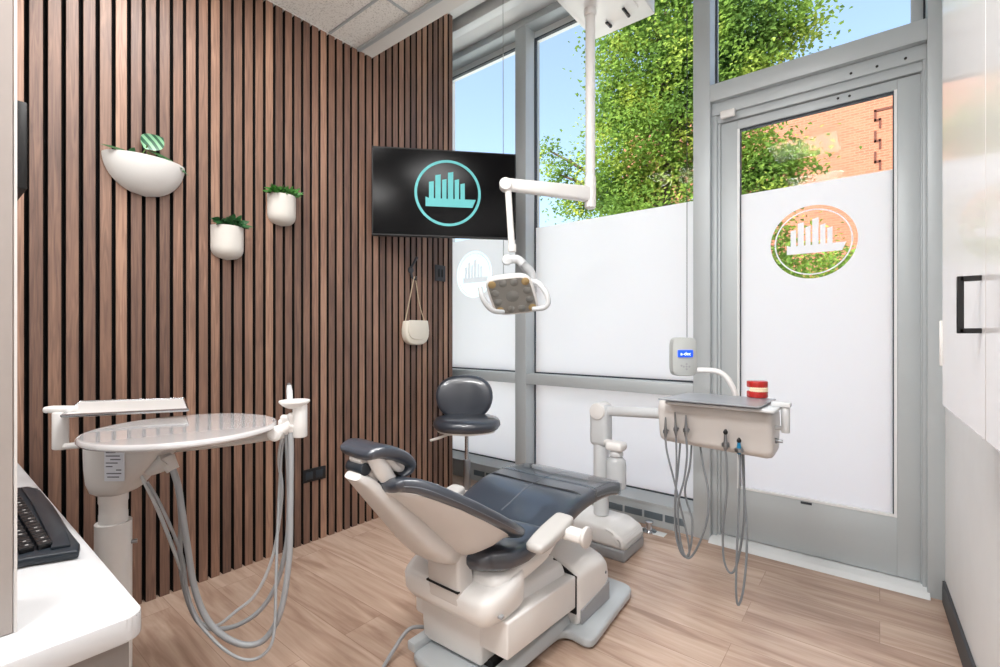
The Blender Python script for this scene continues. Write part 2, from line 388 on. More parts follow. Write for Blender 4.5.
# ------------------------------------------------------------------ room shell
XL, YW, YG = -2.57, 2.92, 3.05
ZC, ZR = 3.0, 3.66
YB = -1.7
struct(bx('floor', (-3.3, YB-.1, -.06), (.6, 3.12, 0), M['floor']))
wl = struct(bx('wall_left', (-3.2, YB, 0), (-2.604, 2.618, ZR+.06), M['felt']))
s = MB()
k = 0
y = SLAT0 - 14*PER
while y < 2.60:
    s.box((-2.6045, y+.0072, .0), (XL, y+PER-.0072, ZR-.002), .0012, 1); y += PER
so_ = s.done('wood_slats', [M['slats'], M['felt']], wl)
for f_ in so_.data.polygons:                      # black core shows on the slats' sides
    if abs(f_.normal.y) > .9: f_.material_index = 1
struct(bx('wall_window_side', (-3.2, 2.618, 0), (-3.1, 3.2, ZR+.06), M['plaster']))
struct(bx('wall_back', (-3.2, YB-.1, 0), (.6, YB, ZR+.06), M['plaster']))
def xr(y): return .2295+.0295*(2.93-y)
struct(MB().prism([(xr(YB), YB, 0), (xr(3.2), 3.2, 0), (xr(3.2)+.2, 3.2, 0), (xr(YB)+.2, YB, 0)], (0, 0, ZR+.06)).done('wall_right', M['plaster']))
struct(MB().prism([(xr(YB)-.012, YB, 0), (xr(2.90)-.012, 2.90, 0), (xr(2.90), 2.90, 0), (xr(YB), YB, 0)], (0, 0, .1), .003).done('baseboard_right', M['baseboard']))

# ceiling: lay-in grid, raised strip by the glass
ce = struct(MB().box((-2.604, 1.785, ZC), (.5, 1.885, ZR+.02)).done('ceiling', M['soffit']))
ti = MB()
ys = [1.755-.0, 1.575, 1.575-.6, 1.575-1.2, 1.575-1.8, 1.575-2.4, 1.575-3.0, YB]
ys = [1.575, .975, .375, -.225, -.825, -1.425, YB]
ti.box((-2.604, YB, ZC+.006), (.5, 1.785, ZC+.03)); ti.done('ceiling_tiles', M['tile'], ce)
gr = MB()
for yy in ys[:-1]: gr.box((-2.57, yy-.008, ZC+.0), (.5, yy+.008, ZC+.012), .002, 1)
for xx in (-2.064, -1.464, -.864, -.264, .336):
    gr.box((xx-.008, YB, ZC+.001), (xx+.008, 1.765, ZC+.011), .002, 1)
gr.done('ceiling_grid', M['alu'], ce)
bx('wall_angle', (-2.604, YB, ZC-.001), (XL+.002, 1.885, ZC+.004), M['soffit'], ce)
struct(bx('trim_1', (-2.565, 1.762, ZC-.012), (.28, 1.786, ZC+.005), M['alu'], None, .002))
struct(bx('trim_2', (-3.1, 1.885, ZR), (.4, 2.655, ZR+.06), M['plaster']))
struct(bx('trim_3', (-3.1, 2.655, ZR+.10), (.4, 3.2, ZR+.16), M['gasket']))  # shadow gap of the ceiling slot, put in as a dark cap
struct(bx('trim_4', (-3.1, 2.70, 3.60), (.4, 2.775, ZR+.12), M['alu_white'], None, .004))
struct(bx('trim_5', (-3.1, 2.775, 3.605), (.4, 2.925, ZR+.1), M['plaster'], None, .004))
# roof over everything so no light leaks in
struct(bx('roof', (-3.3, YB-.2, ZR+.16), (.6, 3.2, ZR+.25), M['plaster']))
struct(bx('trim_6', (-3.3, YB-.2, ZC+.1), (.6, 1.845, ZC+.14), M['plaster']))

# ------------------------------------------------------------------ glazed wall
def mull(name, x0, x1, z0, z1, m=None, y0=YW, y1=YG+.06, bev=.003): return struct(bx(name, (x0, y0, z0), (x1, y1, z1), m or M['alu'], None, bev))
mull('trim_7', -2.191, -2.090, .17, 3.55)         # left mullion
mull('trim_8', -.867, -.772, 0, 3.66)              # mullion beside the door
mull('trim_9', .170, .232, 0, 3.66)               # jamb against the right wall
# head
mull('trim_10', -3.1, .232, 3.55, 3.605)
struct(bx('trim_11', (-3.1, 3.04, 3.50), (.232, YG+.06, 3.60), M['alu_white']))
# transom rails
mull('trim_12', -3.1, -2.191, .83, .905); mull('trim_13', -2.090, -.867, .83, .905)
mull('trim_14', -.772, .170, 2.557, 2.655)
# sill box with grille
sl = struct(bx('trim_15', (-3.1, YW+.005, 0), (-.867, YG+.06, .128), M['alu'], None, .004))
struct(MB().prism([(-3.1, YW, .128), (-3.1, YG+.06, .128), (-3.1, YG+.06, .175), (-3.1, YG-.02, .175), (-3.1, YW, .145)], (2.233, 0, 0)).done('trim_16', M['alu']))
g = MB()
for i in range(13):
    x = -2.62+i*.132
    g.box((x, YW+.0005, .045), (x+.118, YW+.006, .088), .002, 1)
g.done('sill_grille', M['alu_dark'], sl)
# glazing stops (dark gasket lines next to the panes)
def pane(nm, x0, x1, z0, z1):
    w = struct(bx(nm, (x0, YG-.004, z0), (x1, YG+.004, z1), M['glass']))
    f = MB(); g_ = .009
    f.box((x0, YG-.014, z0), (x0+g_, YG+.014, z1)).box((x1-g_, YG-.014, z0), (x1, YG+.014, z1)).box((x0+g_, YG-.014, z1-g_), (x1-g_, YG+.014, z1)).box((x0+g_, YG-.014, z0), (x1-g_, YG+.014, z0+g_))
    f.done('glazing_gasket', M['gasket'], w)
    return w
w1 = pane('window_1', -3.09, -2.190, .905, 3.50); w2 = pane('window_2', -3.09, -2.190, .175, .83)
w3 = pane('window_3', -2.091, -.866, .905, 3.50); w4 = pane('window_4', -2.091, -.866, .175, .83)
w5 = pane('window_5', -.773, .171, 2.655, 3.50)
ZF = 2.03
def film(w, x0, x1, z0, z1, hole=None, y=YG-.0075):
    lp = [[(x0, z0), (x1, z0), (x1, z1), (x0, z1)]]
    if hole: lp.append(circ(*hole))
    flat_shape('frosted_film', lp, (0, y, 0), (1, 0, 0), (0, 0, 1), M['film'], w)
def skyline(cx, cz, r, s=1.):
    """skyline mark: bars on a base band that runs out to the ring"""
    u = r/34.
    pts = []
    base_t, base_b = -5*u, -13.5*u
    bars = [(-19.5, -14.5, 13), (-13, -7.5, 21), (-6, -1.5, 16), (0, 5.5, 24.5), (7, 11.5, 16.5), (13, 17.5, 12)]
    lp = [(-23*u, base_b), (-23*u, base_t+1.5*u)]
    for a, b, h in bars: lp += [(a*u, base_t), (a*u, h*u*.9), (b*u, h*u*.9+1*u), (b*u, base_t)]
    lp += [(29*u, base_t), (25.5*u, base_b)]
    return [[(cx+x, cz+z) for x, z in lp]]
def ring2(cx, cz, r0, r1): return [circ(cx, cz, r1), circ(cx, cz, r0)]
film(w2, -3.08, -2.20, .185, .82); film(w4, -2.08, -.876, .185, .82); film(w3, -2.08, -.876, .915, ZF)
film(w1, -3.08, -2.20, .915, ZF, (-2.725, 1.722, .2))
flat_shape('frosted_logo', skyline(-2.725, 1.722, .185), (0, YG-.0075, 0), (1, 0, 0), (0, 0, 1), M['film'], w1)
flat_shape('frosted_ring', ring2(-2.725, 1.722, .178, .184), (0, YG-.0075, 0), (1, 0, 0), (0, 0, 1), M['film'], w1)

# door
dr = thing('door_1', None, None, (-.29, 2.99, 0)); struct(dr)
YD = 2.985
f = MB()
DX0, DX1, DZ0, DZ1 = -.727, .150, .035, 2.435
GX0, GX1, GZ0, GZ1 = -.640, .066, .318, 2.395
f.box((DX0, YD, DZ0), (GX0, YD+.045, DZ1), .002).box((GX1, YD, DZ0), (DX1, YD+.045, DZ1), .002)
f.box((GX0, YD, DZ0), (GX1, YD+.045, GZ0), .002).box((GX0, YD, GZ1-.01), (GX1, YD+.045, DZ1), .002)
f.done('door_leaf', M['alu'], dr)
bx('door_glass', (GX0-.005, YD+.02, GZ0-.005), (GX1+.005, YD+.028, GZ1), M['glass'], dr)
g = MB(); b_ = .012
g.box((GX0, YD-.004, GZ0), (GX0+b_, YD+.03, GZ1-.01)).box((GX1-b_, YD-.004, GZ0), (GX1, YD+.03, GZ1-.01)).box((GX0+b_, YD-.004, GZ0), (GX1-b_, YD+.03, GZ0+b_))
g.done('glazing_bead', M['alu_white'], dr)
g = MB().box((GX0+b_, YD+.008, GZ1-.02), (GX1-b_, YD+.032, GZ1-.010)); g.box((GX0+b_, YD+.010, GZ0+b_), (GX0+b_+.004, YD+.032, GZ1-.02)).box((GX1-b_-.005, YD+.010, GZ0+b_), (GX1-b_, YD+.032, GZ1-.02))
g.done('door_gasket', M['gasket'], dr)
dc = (-.280, 1.695, .194)
yf = YD+.0185
flat_shape('frosted_film', [[(GX0, GZ0), (GX1, GZ0), (GX1, 2.008), (GX0, 2.008)], circ(*dc)], (0, yf, 0), (1, 0, 0), (0, 0, 1), M['film'], dr)
flat_shape('frosted_logo', skyline(dc[0], dc[1]+.01, .172), (0, yf, 0), (1, 0, 0), (0, 0, 1), M['film'], dr)
flat_shape('frosted_ring', ring2(dc[0], dc[1], .168, .175), (0, yf, 0), (1, 0, 0), (0, 0, 1), M['film'], dr)
g = MB()
for x, z in ((-.40, 2.437), (-.25, 2.437), (-.10, 2.437), (.05, 2.437)): pass
for u, v in ((838, 98.5), (849.5, 96)): 
    p = P(u, v, 'Y', YD); g.cyl((p.x, YD-.003, p.z), (p.x, YD+.002, p.z), .006, 12)
p = P(902, 585, 'Y', YD)
g.done('door_screws', M['black'], dr)
bx('cylinder_cover', (-.33, YD-.004, .30), (-.28, YD, .312), M['gasket'], dr, .001)
# stepped frame round the leaf
fr = MB()
fr.box((-.772, YW+.035, 2.485), (.170, YD+.06, 2.558), .003).box((-.772, YW+.052, 2.440), (.170, YD+.06, 2.487), .003)
fr.box((-.772, YW+.04, 0), (-.745, YD+.06, 2.5), .003).box((.156, YW+.04, 0), (.171, YD+.06, 2.5), .003)
fr.box((-.746, YW+.058, 0), (-.729, YD+.06, 2.45), .003).box((.150, YW+.058, 0), (.157, YD+.06, 2.45), .002)
struct(fr.done('trim_17', M['alu']))
g = MB()
for u, v in ((851, 73.5), (877, 66.5), (905.5, 58.5)):
    p = P(u, v, 'Y', YW+.035); g.cyl((p.x, YW+.031, p.z), (p.x, YW+.04, p.z), .006, 12)
struct(g.done('trim_18', M['black']))
th = MB().prism([(-.775, 2.885, 0), (-.775, 2.915, .02), (-.775, 2.99, .03), (-.775, 3.08, .03), (-.775, 3.08, 0)], (.955, 0, 0), .002, 1)
struct(th.done('trim_19', M['alu_white']))
struct(bx('trim_20', (.118, YG-.012, 2.655), (.172, YG+.03, 3.50), M['alu'], None, .002))
t = tag(MB().box((-.722, YW+.012, 2.448), (-.642, YW+.036, 2.495), .009, 3).done('door_sensor', M['white']), 'small white rounded door contact sensor in the top left corner of the door frame', 'sensor')
t.location = (0, 0.0, 0)
# window cords
tag(MB().tube([P(503, 0, 'D', 3.42)+V(0, 0, .16), P(503.5, 286, 'D', 3.42)], .0025, 6, 1).done('blind_cord', M['hose']), 'thin grey cord hanging in front of the narrow left window', 'cord')
tag(MB().tube([P(687, -40, 'D', 2.75)+V(0, 0, .32), P(687, 345, 'D', 2.75)], .0022, 6, 1).done('blind_cord', M['baseboard']), 'thin dark cord hanging beside the mullion left of the door', 'cord')
# ------------------------------------------------------------------ right wall cabinet
def cx(y, o=0.): return .15+.0295*(1.27-y)+o
cb = thing('wall_cabinet', 'tall glossy white wall cabinet on the right with black bar handle', 'cabinet', (.2, 1.2, 1.0))
def cabslab(y0, y1, z0, z1, o0, o1): return MB().prism([(cx(y0, o0), y0, z0), (cx(y1, o0), y1, z0), (cx(y1, o1), y1, z0), (cx(y0, o1), y0, z0)], (0, 0, z1-z0), .0012, 1)
cabslab(-.7, 1.777, 1.012, 2.75, .0195, .105).done('body', M['cabinet_grey'], cb)
ds = [(1.2335, 1.782), (.482, 1.2305), (-.27, .479)]
for i, (a, b) in enumerate(ds):
    d = cabslab(a, b, 1.006, 2.755, 0, .018).done('door', M['laminate'], cb)
    if i == 0:
        y = a+.035; x = cx(y); h = MB()
        h.box((x-.034, y-.006, 1.203), (x-.024, y+.006, 1.313), .001, 1).box((x-.03, y-.006, 1.203), (x, y+.006, 1.213), .001, 1).box((x-.03, y-.006, 1.303), (x, y+.006, 1.313), .001, 1)
        h.done('handle', M['black'], d)
MB().box((.1295, 1.785, 1.114), (.17, 1.80, 1.240), .002, 1).done('end_clip', M['white'], cb)

# ------------------------------------------------------------------ desk
dk = thing('reception_desk', 'white quartz topped desk with taupe base at lower left', 'desk', (-1.76, -.2, 0))
XT = -.970; YT = .252
tp = MB()
def rrect(x0, y0, x1, y1, r, n=6):
    o = []
    for cx_, cy_, a0 in ((x1-r, y1-r, 0), (x0+.002, y1-.002, 90), (x0+.002, y0+.002, 180), (x1-.002, y0+.002, 270)):
        rr = r if a0 == 0 else .002
        for i in range(n+1):
            a = R_(a0+90*i/n); o.append((cx_+rr*math.cos(a), cy_+rr*math.sin(a)))
    return o
tp.prism([(x, y, .690) for x, y in rrect(-2.562, -.75, XT, YT, .03)], (0, 0, .043), .005, 2)
tp.done('worktop', M['quartz'], dk)
bx('base_cabinet', (-2.56, -.72, 0), (XT-.014, YT-.02, .690), M['cabinet_grey'], dk, .002)
bx('plinth', (-2.56, -.71, .0), (XT-.012, YT-.018, .008), M['baseboard'], dk)
tw = thing('tower_cabinet', 'greige upright cabinet end panel standing on the white desk at the left edge', 'cabinet', (-1.3, -.2, .733))
TZ = .7335
MB().box((-1.20, -.62, TZ), (-1.058, .103, 2.9), .0015, 1).done('body', M['tower'], tw)
MB().box((-1.062, .1035, TZ), (-1.0575, .107, 2.9)).done('edge_band', M['white_soft'], tw)
# keyboard
kb = thing('keyboard', 'black curved computer keyboard on the white desk', 'keyboard', (-1.62, .08, .7335))
K0 = Vector((-1.36, .225, .7335))
# keyboard lies along the right-hand edge of the desk
shell = MB()
outl = [(-1.30, .222), (-1.345, .232), (-1.45, .232), (-1.70, .240), (-1.90, .240), (-1.97, .225), (-1.985, .18), (-1.985, .0), (-1.96, -.03), (-1.40, -.03), (-1.365, -.01), (-1.335, .15)]
shell.prism([(x, min(y, .246), .7345) for x, y in outl], (0, 0, .018), .006, 3).done('shell', M['kbd'], kb)
MB().prism([(x, y, .7515) for x, y in [(-1.335, .215), (-1.45, .226), (-1.70, .234), (-1.90, .234), (-1.95, .205), (-1.72, .203), (-1.40, .192), (-1.345, .185)]], (0, 0, .007), .003, 2).done('palm_rest', M['kbd'], kb)
keys = MB(); pr = MB()
for r_ in range(8):
    for c in range(21):
        x = -1.962+c*.0285+.004*(r_ % 2); y = -.020+r_*.0268
        keys.box((x, y, .751), (x+.0245, y+.023, .764), .0025, 2)
        if (c*7+r_*3) % 3: pr.box((x+.008, y+.010, .7638), (x+.013, y+.015, .7646))
ko = keys.done('keys', M['key'], kb); tag(pr.done('key_legends', M['keyprint'], ko), kind='stuff')
# monitor seen edge on behind the tower
mo = thing('monitor', 'black monitor edge peeking out behind the greige cabinet panel', 'monitor', (-1.62, .13, .733))
MB().box((-2.25, .172, 1.585), (-1.76, .197, 1.815), .003).done('screen', M['black'], mo)
MB().tube([(-2.05, .16, 1.66), (-2.07, .12, 1.5), (-2.12, .10, .76)], .013, 10, 3).done('stand', M['black'], mo)
MB().box((-2.24, .03, .7335), (-2.03, .165, .745), .004).done('foot', M['black'], mo)

# ------------------------------------------------------------------ wall planters
def bowl(name, label, yc, zt, a, b, proj, m):
    t = thing(name, label, 'planter', (XL, yc, zt-b), 'white planters on the slatted wall')
    # half pot: flat at the wall, bulging into the room, closed below
    rs = []; N = 24
    return t
def wall_pot(label, yc, zt, hw, h, proj, m, p=2.2, straight=.0):
    t = thing('wall_planter', label, 'planter', (XL+.001, yc, zt-h), 'white planters on the slatted wall')
    mb = MB(); rs = []; N = 26; K = 16
    for i in range(K+1):
        f = i/K
        if f < straight: g = 1.
        else:
            q = (f-straight)/(1-straight); g = (1-q**p)**(1/p) if q < 1 else .02
        z = zt-h*f; r = []
        for j in range(N+1):
            a = PI*j/N; r.append(Vector((XL+.003+proj*max(g, .02)*math.sin(a)*(1 if f < .999 else .1), yc-hw*max(g, .02)*math.cos(a), z)))
        rs.append(r)
    # inner lip
    inner = []
    for d, dz in ((.94, 0), (.9, -.014)):
        inner.append([Vector((XL+.003+.004+(p_.x-XL-.003)*d*.95, yc+(p_.y-yc)*d, zt+dz)) for p_ in rs[0]])
    mb.rings(inner[::-1]+rs)
    mb.done('pot', m, t, 50)
    return t
def leaf(mb, base, d, length, width, bend=.3, n=6, up=Vector((0, 0, 1))):
    d = Vector(d).normalized(); sd = d.cross(up)
    if sd.length < .1: sd = d.cross(Vector((1, 0, 0)))
    sd.normalize(); nm = sd.cross(d); base = Vector(base)
    b = mb.bm; L_, R2, C_ = [], [], []
    for i in range(n+1):
        f = i/n; c = base+d*length*f-Vector((0, 0, 1))*bend*length*f*f; w = width*math.sin(PI*min(1, (f**.8)*.97+.03))*.5
        C_.append(b.verts.new(c-nm*w*.25)); L_.append(b.verts.new(c+sd*w)); R2.append(b.verts.new(c-sd*w))
    for i in range(n):
        b.faces.new((L_[i], C_[i], C_[i+1], L_[i+1])); b.faces.new((C_[i], R2[i], R2[i+1], C_[i+1]))
p1 = wall_pot('wide white half-bowl wall planter with striped-leaf plant, leftmost on slats', .662, 1.978, .152, .158, .105, M['ceramic'], 2.0)
p2 = wall_pot('small white wall planter lower on the slats, loose leafy plant', 1.003, 1.742, .075, .165, .075, M['ceramic_soft'], 2.4, .62)
p3 = wall_pot('small white wall planter higher and furthest right, with dense fern', 1.280, 1.962, .075, .165, .075, M['ceramic_soft'], 2.4, .62)
for t_, yc, zt, hw in ((p1, .662, 1.978, .138), (p2, 1.003, 1.742, .064), (p3, 1.280, 1.962, .064)):
    MB().lathe([(.98, 0), (1, .002)], (0, 0, 0)).bm.free()
    sb = MB(); N = 18
    o_ = [Vector((XL+.008+.62*hw*math.sin(PI*j/N)*(1 if hw < .1 else .6), yc-hw*.92*math.cos(PI*j/N), zt-.014)) for j in range(N+1)]
    sb.prism(o_, (0, 0, -.006)).done('soil', M['soil'], t_)
# calathea
MB().tube([(-2.53, .63, 1.975), (-2.53, .655, 2.02), (-2.525, .66, 2.04)], .003, 6).tube([(-2.53, .69, 1.975), (-2.525, .66, 2.01)], .003, 6).done('stem', M['stem'], p1)
lm = MB()
leaf(lm, (-2.525, .650, 2.022), (.05, .62, .95), .125, .085, .30, 8, Vector((1, 0, 0.2)))
lm.done('striped_leaf', M['calathea'], p1)
lm = MB()
leaf(lm, (-2.53, .615, 1.985), (.25, -1, .12), .13, .045, .12, 7, V(.6, 0, 1)); leaf(lm, (-2.53, .66, 2.02), (.25, 1, -.22), .15, .03, .25, 7, V(.8, 0, 1))
leaf(lm, (-2.53, .70, 1.985), (.2, 1, .15), .10, .03, .5, 6, V(.8, 0, 1)); leaf(lm, (-2.53, .68, 1.98), (.3, .7, .6), .06, .025, .3, 6, V(1, 0, .5)); leaf(lm, (-2.53, .60, 1.98), (.3, .2, .8), .05, .022, .3, 6, V(1, 0, .5))
leaf(lm, (-2.53, .735, 1.98), (.3, 1, .1), .085, .022, .6, 6, V(1, 0, .5))
lm.done('foliage', M['leaf'], p1)
random.seed(3)
def bush(t_, yc, zt, n, ln, w, m, spread):
    lm = MB()
    for i in range(n):
        a = random.uniform(-1, 1); e = random.uniform(.5, 1.7)
        b0 = V(-2.53+random.uniform(-.015, .02), yc+a*spread*.7, zt-.012)
        d = V(random.uniform(-.05, .8), a*1.1+random.uniform(-.4, .4), e)
        l_ = ln*random.uniform(.6, 1.1)
        leaf(lm, b0+d.normalized()*l_*.3, d, l_*.8, w*random.uniform(.7, 1.2), random.uniform(.2, .9), 5, V(random.uniform(.3, 1), random.uniform(-.4, .4), .6))
    lm.done('foliage', m, t_)
bush(p2, 1.003, 1.742, 46, .085, .030, M['leaf'], .06)
bush(p3, 1.280, 1.962, 130, .075, .019, M['leaf_fresh'], .07)

# outlet and switch on slats
t = thing('wall_outlet', 'black double power outlet low on the slatted wall', 'outlet', (XL, 1.476, .40))
MB().box((XL+.0005, 1.405, .352), (XL+.008, 1.548, .428), .003).done('cover_plate', M['black'], t)
g = MB()
for yy in (1.442, 1.505): g.box((XL+.008, yy-.022, .368), (XL+.0105, yy+.022, .412), .002)
g.done('socket', M['kbd'], t)
t = thing('wall_switch', 'dark grey switch plate on the slatted wall right of the handbag', 'switch', (XL, 2.486, 1.66))
MB().box((XL+.0005, 2.432, 1.602), (XL+.008, 2.540, 1.722), .003).done('cover_plate', M['baseboard'], t)
MB().box((XL+.008, 2.464, 1.632), (XL+.012, 2.480, 1.692), .002).box((XL+.008, 2.496, 1.632), (XL+.012, 2.512, 1.692), .002).done('rocker', M['black'], t)
# hook + handbag
hy = 2.20
t = thing('coat_hook', 'dark metal wall hook above the cream handbag', 'hook', (XL, hy, 1.62))
MB().cyl((XL+.0005, hy, 1.655), (XL+.012, hy, 1.655), .024, 20, .003).done('rose', M['baseboard'], t)
MB().tube([(XL+.012, hy, 1.67), (XL+.03, hy+.005, 1.70), (XL+.05, hy+.02, 1.745)], [.009, .008, .011], 10).tube([(XL+.01, hy, 1.64), (XL+.025, hy, 1.60), (XL+.055, hy, 1.585), (XL+.065, hy, 1.605)], [.008, .007, .007, .008], 10).done('prongs', M['baseboard'], t)
t = thing('handbag', 'small cream leather handbag hanging by its strap from the hook', 'handbag', (XL+.03, 2.2, 1.13))
bz = 1.215
def saddle(zt, w, h, x0, x1, bev):
    yc = hy+.022; r_ = h*.62; pts = [(x0, yc-w*.9, zt), (x0, yc+w*.9, zt)]
    N = 16
    for i in range(N+1):
        a = PI*i/N; pts.append((x0, yc+w*math.copysign(abs(math.cos(a))**.7, math.cos(a)), zt-(h-r_)-r_*math.sin(a)**.8))
    return MB().prism(pts, (x1-x0, 0, 0), bev, 3)
saddle(1.298, .108, .168, XL+.004, XL+.06, .012).done('bag_body', M['purse'], t)
saddle(1.302, .094, .135, XL+.055, XL+.069, .006).done('flap', M['purse'], t)
MB().tube([(XL+.03, hy-.070, 1.29), (XL+.04, hy-.045, 1.42), (XL+.047, hy-.008, 1.588), (XL+.049, hy, 1.597), (XL+.047, hy+.01, 1.586), (XL+.04, hy+.05, 1.42), (XL+.03, hy+.110, 1.29)], .0035, 6, 5).done('strap', M['strap'], t)

# ------------------------------------------------------------------ television
A = V(-2.508, 1.832, 0); B = V(-1.880, 2.516, 0); d = (B-A).normalized(); nrm = V(d.y, -d.x, 0)
tz0, tz1 = 1.832, 2.398; W_ = (B-A).length
t = thing('television', 'wide black flat screen television showing a teal skyline logo', 'television', ((A.x+B.x)/2, (A.y+B.y)/2, tz0))
def slab(a, b, z0, z1, f0, f1, bev=.002): return MB().prism([a-nrm*f0+V(0, 0, z0), b-nrm*f0+V(0, 0, z0), b-nrm*f1+V(0, 0, z0), a-nrm*f1+V(0, 0, z0)], (0, 0, z1-z0), bev, 1)
slab(A, B, tz0, tz1, .0, .03, .003).done('bezel', M['black'], t)
slab(A+d*.008, B-d*.008, tz0+.012, tz1-.008, -.0015, .002, .0003).done('screen', M['screen_off'], t)
slab(A+d*.2, B-d*.2, tz0+.08, tz1-.12, .03, .05, .004).done('back_housing', M['black'], t)
c0 = A+d*W_*.50+nrm*.0028
C2 = A+d*(W_*.517)+V(0, 0, 2.118)+nrm*.0026
flat_shape('logo_ring', ring2(0, 0, .197, .214), C2, d, (0, 0, 1), M['teal'], t)
flat_shape('skyline_logo', skyline(0, -.005, .212), C2, d, (0, 0, 1), M['teal'], t)
m_ = (A+B)/2
wp = V(XL+.002, m_.y, 2.1)
br = MB().tube([m_-nrm*.05+V(0, 0, 2.1), (m_.x-.15, m_.y+.10, 2.1), (XL+.02, m_.y+.02, 2.1)], .018, 10, 1)
br.box((XL+.001, m_.y-.05, 1.98), (XL+.02, m_.y+.09, 2.22), .003)
br.done('wall_bracket', M['black'], t)

# ------------------------------------------------------------------ stool
sx, sy = -2.215, 2.40
t = thing('operator_stool', 'charcoal upholstered operator stool with round backrest by the window', 'stool', (sx, sy, 0))
fw = V(.55, -.83, 0).normalized(); sd_ = V(fw.y*-1, fw.x, 0)
fw = V(.624, -.78, 0); sdv = V(.78, .625, 0)
zS = .60
def ell(c, a, ax, b, bx_, n=32, p=.9):
    return [c+ax*a*se(2*PI*i/n, p)[0]+bx_*b*se(2*PI*i/n, p)[1] for i in range(n)]
c = V(sx, sy, 0)
rs = []
for z, k_ in ((-.052, .55), (-.05, .80), (-.038, .93), (-.015, 1.0), (.01, .985), (.028, .92), (.038, .78), (.041, .5), (.038, .2)):
    rs.append(ell(c+V(0, 0, zS+z), .232*k_, sdv, .21*k_, fw))
MB().rings(rs).done('seat', M['vinyl'], t, 60)
MB().rings([ell(c+V(0, 0, zS-.075), .10, sdv, .10, fw), ell(c+V(0, 0, zS-.055), .20, sdv, .18, fw), ell(c+V(0, 0, zS-.045), .205, sdv, .185, fw)]).done('seat_shell', M['white'], t)
bc = c-fw*.14-sdv*.025+V(0, 0, .755)
rs = []
for q, k_ in ((-.030, .6), (-.028, .85), (-.018, .96), (0, 1.), (.018, .97), (.03, .86), (.036, .6), (.037, .2)):
    rr_ = []
    for i in range(36):
        a = 2*PI*i/36; X_, Z_ = se(a, .8)
        wz = 1.0-(.10 if Z_ < 0 else .0)*abs(Z_)
        x_ = .203*k_*X_*wz; z_ = .158*k_*Z_
        rr_.append(bc+sdv*x_+V(0, 0, 1)*z_+fw*(q+.9*x_*x_)-fw*.10*z_)
    rs.append(rr_)
MB().rings(rs).done('backrest', M['vinyl'], t, 60)
MB().tube([c-fw*.215+V(0, 0, .77), c-fw*.25+V(0, 0, .66), c-fw*.20+V(0, 0, .53), c-fw*.05+V(0, 0, .525)], .016, 10).done('back_support', M['black'], t)
MB().cyl((sx, sy, .33), (sx, sy, .545), .014).done('gas_piston', M['chrome'], t)
MB().cyl((sx, sy, .115), (sx, sy, .345), .026, 24, .003).done('column', M['steel'], t)
MB().tube([c+V(0, 0, .525)-sdv*.02, c+V(0, 0, .52)-sdv*.12+fw*.02, c+V(0, 0, .50)-sdv*.19+fw*.04, c+V(0, 0, .485)-sdv*.245+fw*.05], [.007, .008, .011, .009], 8).done('height_lever', M['white_soft'], t)
MB().box((sx-.05, sy-.035, .525), (sx+.05, sy+.035, .55), .005).done('mechanism', M['black'], t)
for i in range(5):
    a = 2*PI*i/5+.35; dd = V(math.cos(a), math.sin(a), 0); pp = c+V(0, 0, 0)
    lg = MB().tube([pp+V(0, 0, .12), pp+dd*.12+V(0, 0, .105), pp+dd*.235+V(0, 0, .07)], [.028, .02, .013], 10, 4).done('base_leg', M['white_soft'], t)
    q = pp+dd*.235; s2 = dd.cross(V(0, 0, 1))
    MB().cyl(q+s2*.018+V(0, 0, .027), q+s2*.004+V(0, 0, .027), .027, 18, .004).cyl(q-s2*.018+V(0, 0, .027), q-s2*.004+V(0, 0, .027), .027, 18, .004).cyl(q+V(0, 0, .027), q+V(0, 0, .07), .006, 8).done('caster', M['black'], lg)

# ------------------------------------------------------------------ dental chair
XC = -1.17
t = thing('dental_chair', 'reclined charcoal and white dental treatment chair in the middle of the room', 'dental chair', (XC, 1.6, 0))
DC = t
# floor plate: narrow tongue under the lift, wide plate to the front
def zpoly(pts, z0, z1, bev, seg=2): return MB().prism([(x, y, z0) for x, y in pts], (0, 0, z1-z0), bev, seg)
def rnd(pts, r, n=5):
    out = []; m = len(pts)
    for i in range(m):
        p0, p1, p2 = Vector(pts[i-1]), Vector(pts[i]), Vector(pts[(i+1) % m]); a = (p0-p1); b = (p2-p1); ri = min(r, a.length*.45, b.length*.45)
        s_ = p1+a.normalized()*ri; e_ = p1+b.normalized()*ri
        for j in range(n+1):
            f_ = j/n; out.append(tuple((1-f_)**2*s_+2*f_*(1-f_)*p1+f_*f_*e_))
    return out
pl = rnd([(XC-.17, 1.14), (XC+.17, 1.12), (XC+.195, 1.62), (XC+.325, 1.60), (XC+.288, 2.09), (XC-.29, 2.11), (XC-.30, 1.62), (XC-.185, 1.62)], .055)
zpoly(pl, .008, .046, .012, 3).done('base_plate', M['base_grey'], t)
zpoly(rnd([(XC-.16, 1.16), (XC+.16, 1.14), (XC+.18, 1.63), (XC+.30, 1.63), (XC+.26, 2.07), (XC-.27, 2.09), (XC-.28, 1.64), (XC-.17, 1.64)], .04), .0, .010, .002, 1).done('rubber_underlay', M['dark_gap'], t)
MB().prism([(XC+.14, 1.15, .045), (XC+.15, 1.15, .075), (XC+.19, 1.15, .075), (XC+.205, 1.15, .04)], (0, .72, 0), .006, 2).box((XC-.19, 1.15, .04), (XC-.15, 1.87, .075), .006).done('base_rail', M['base_grey'], t)
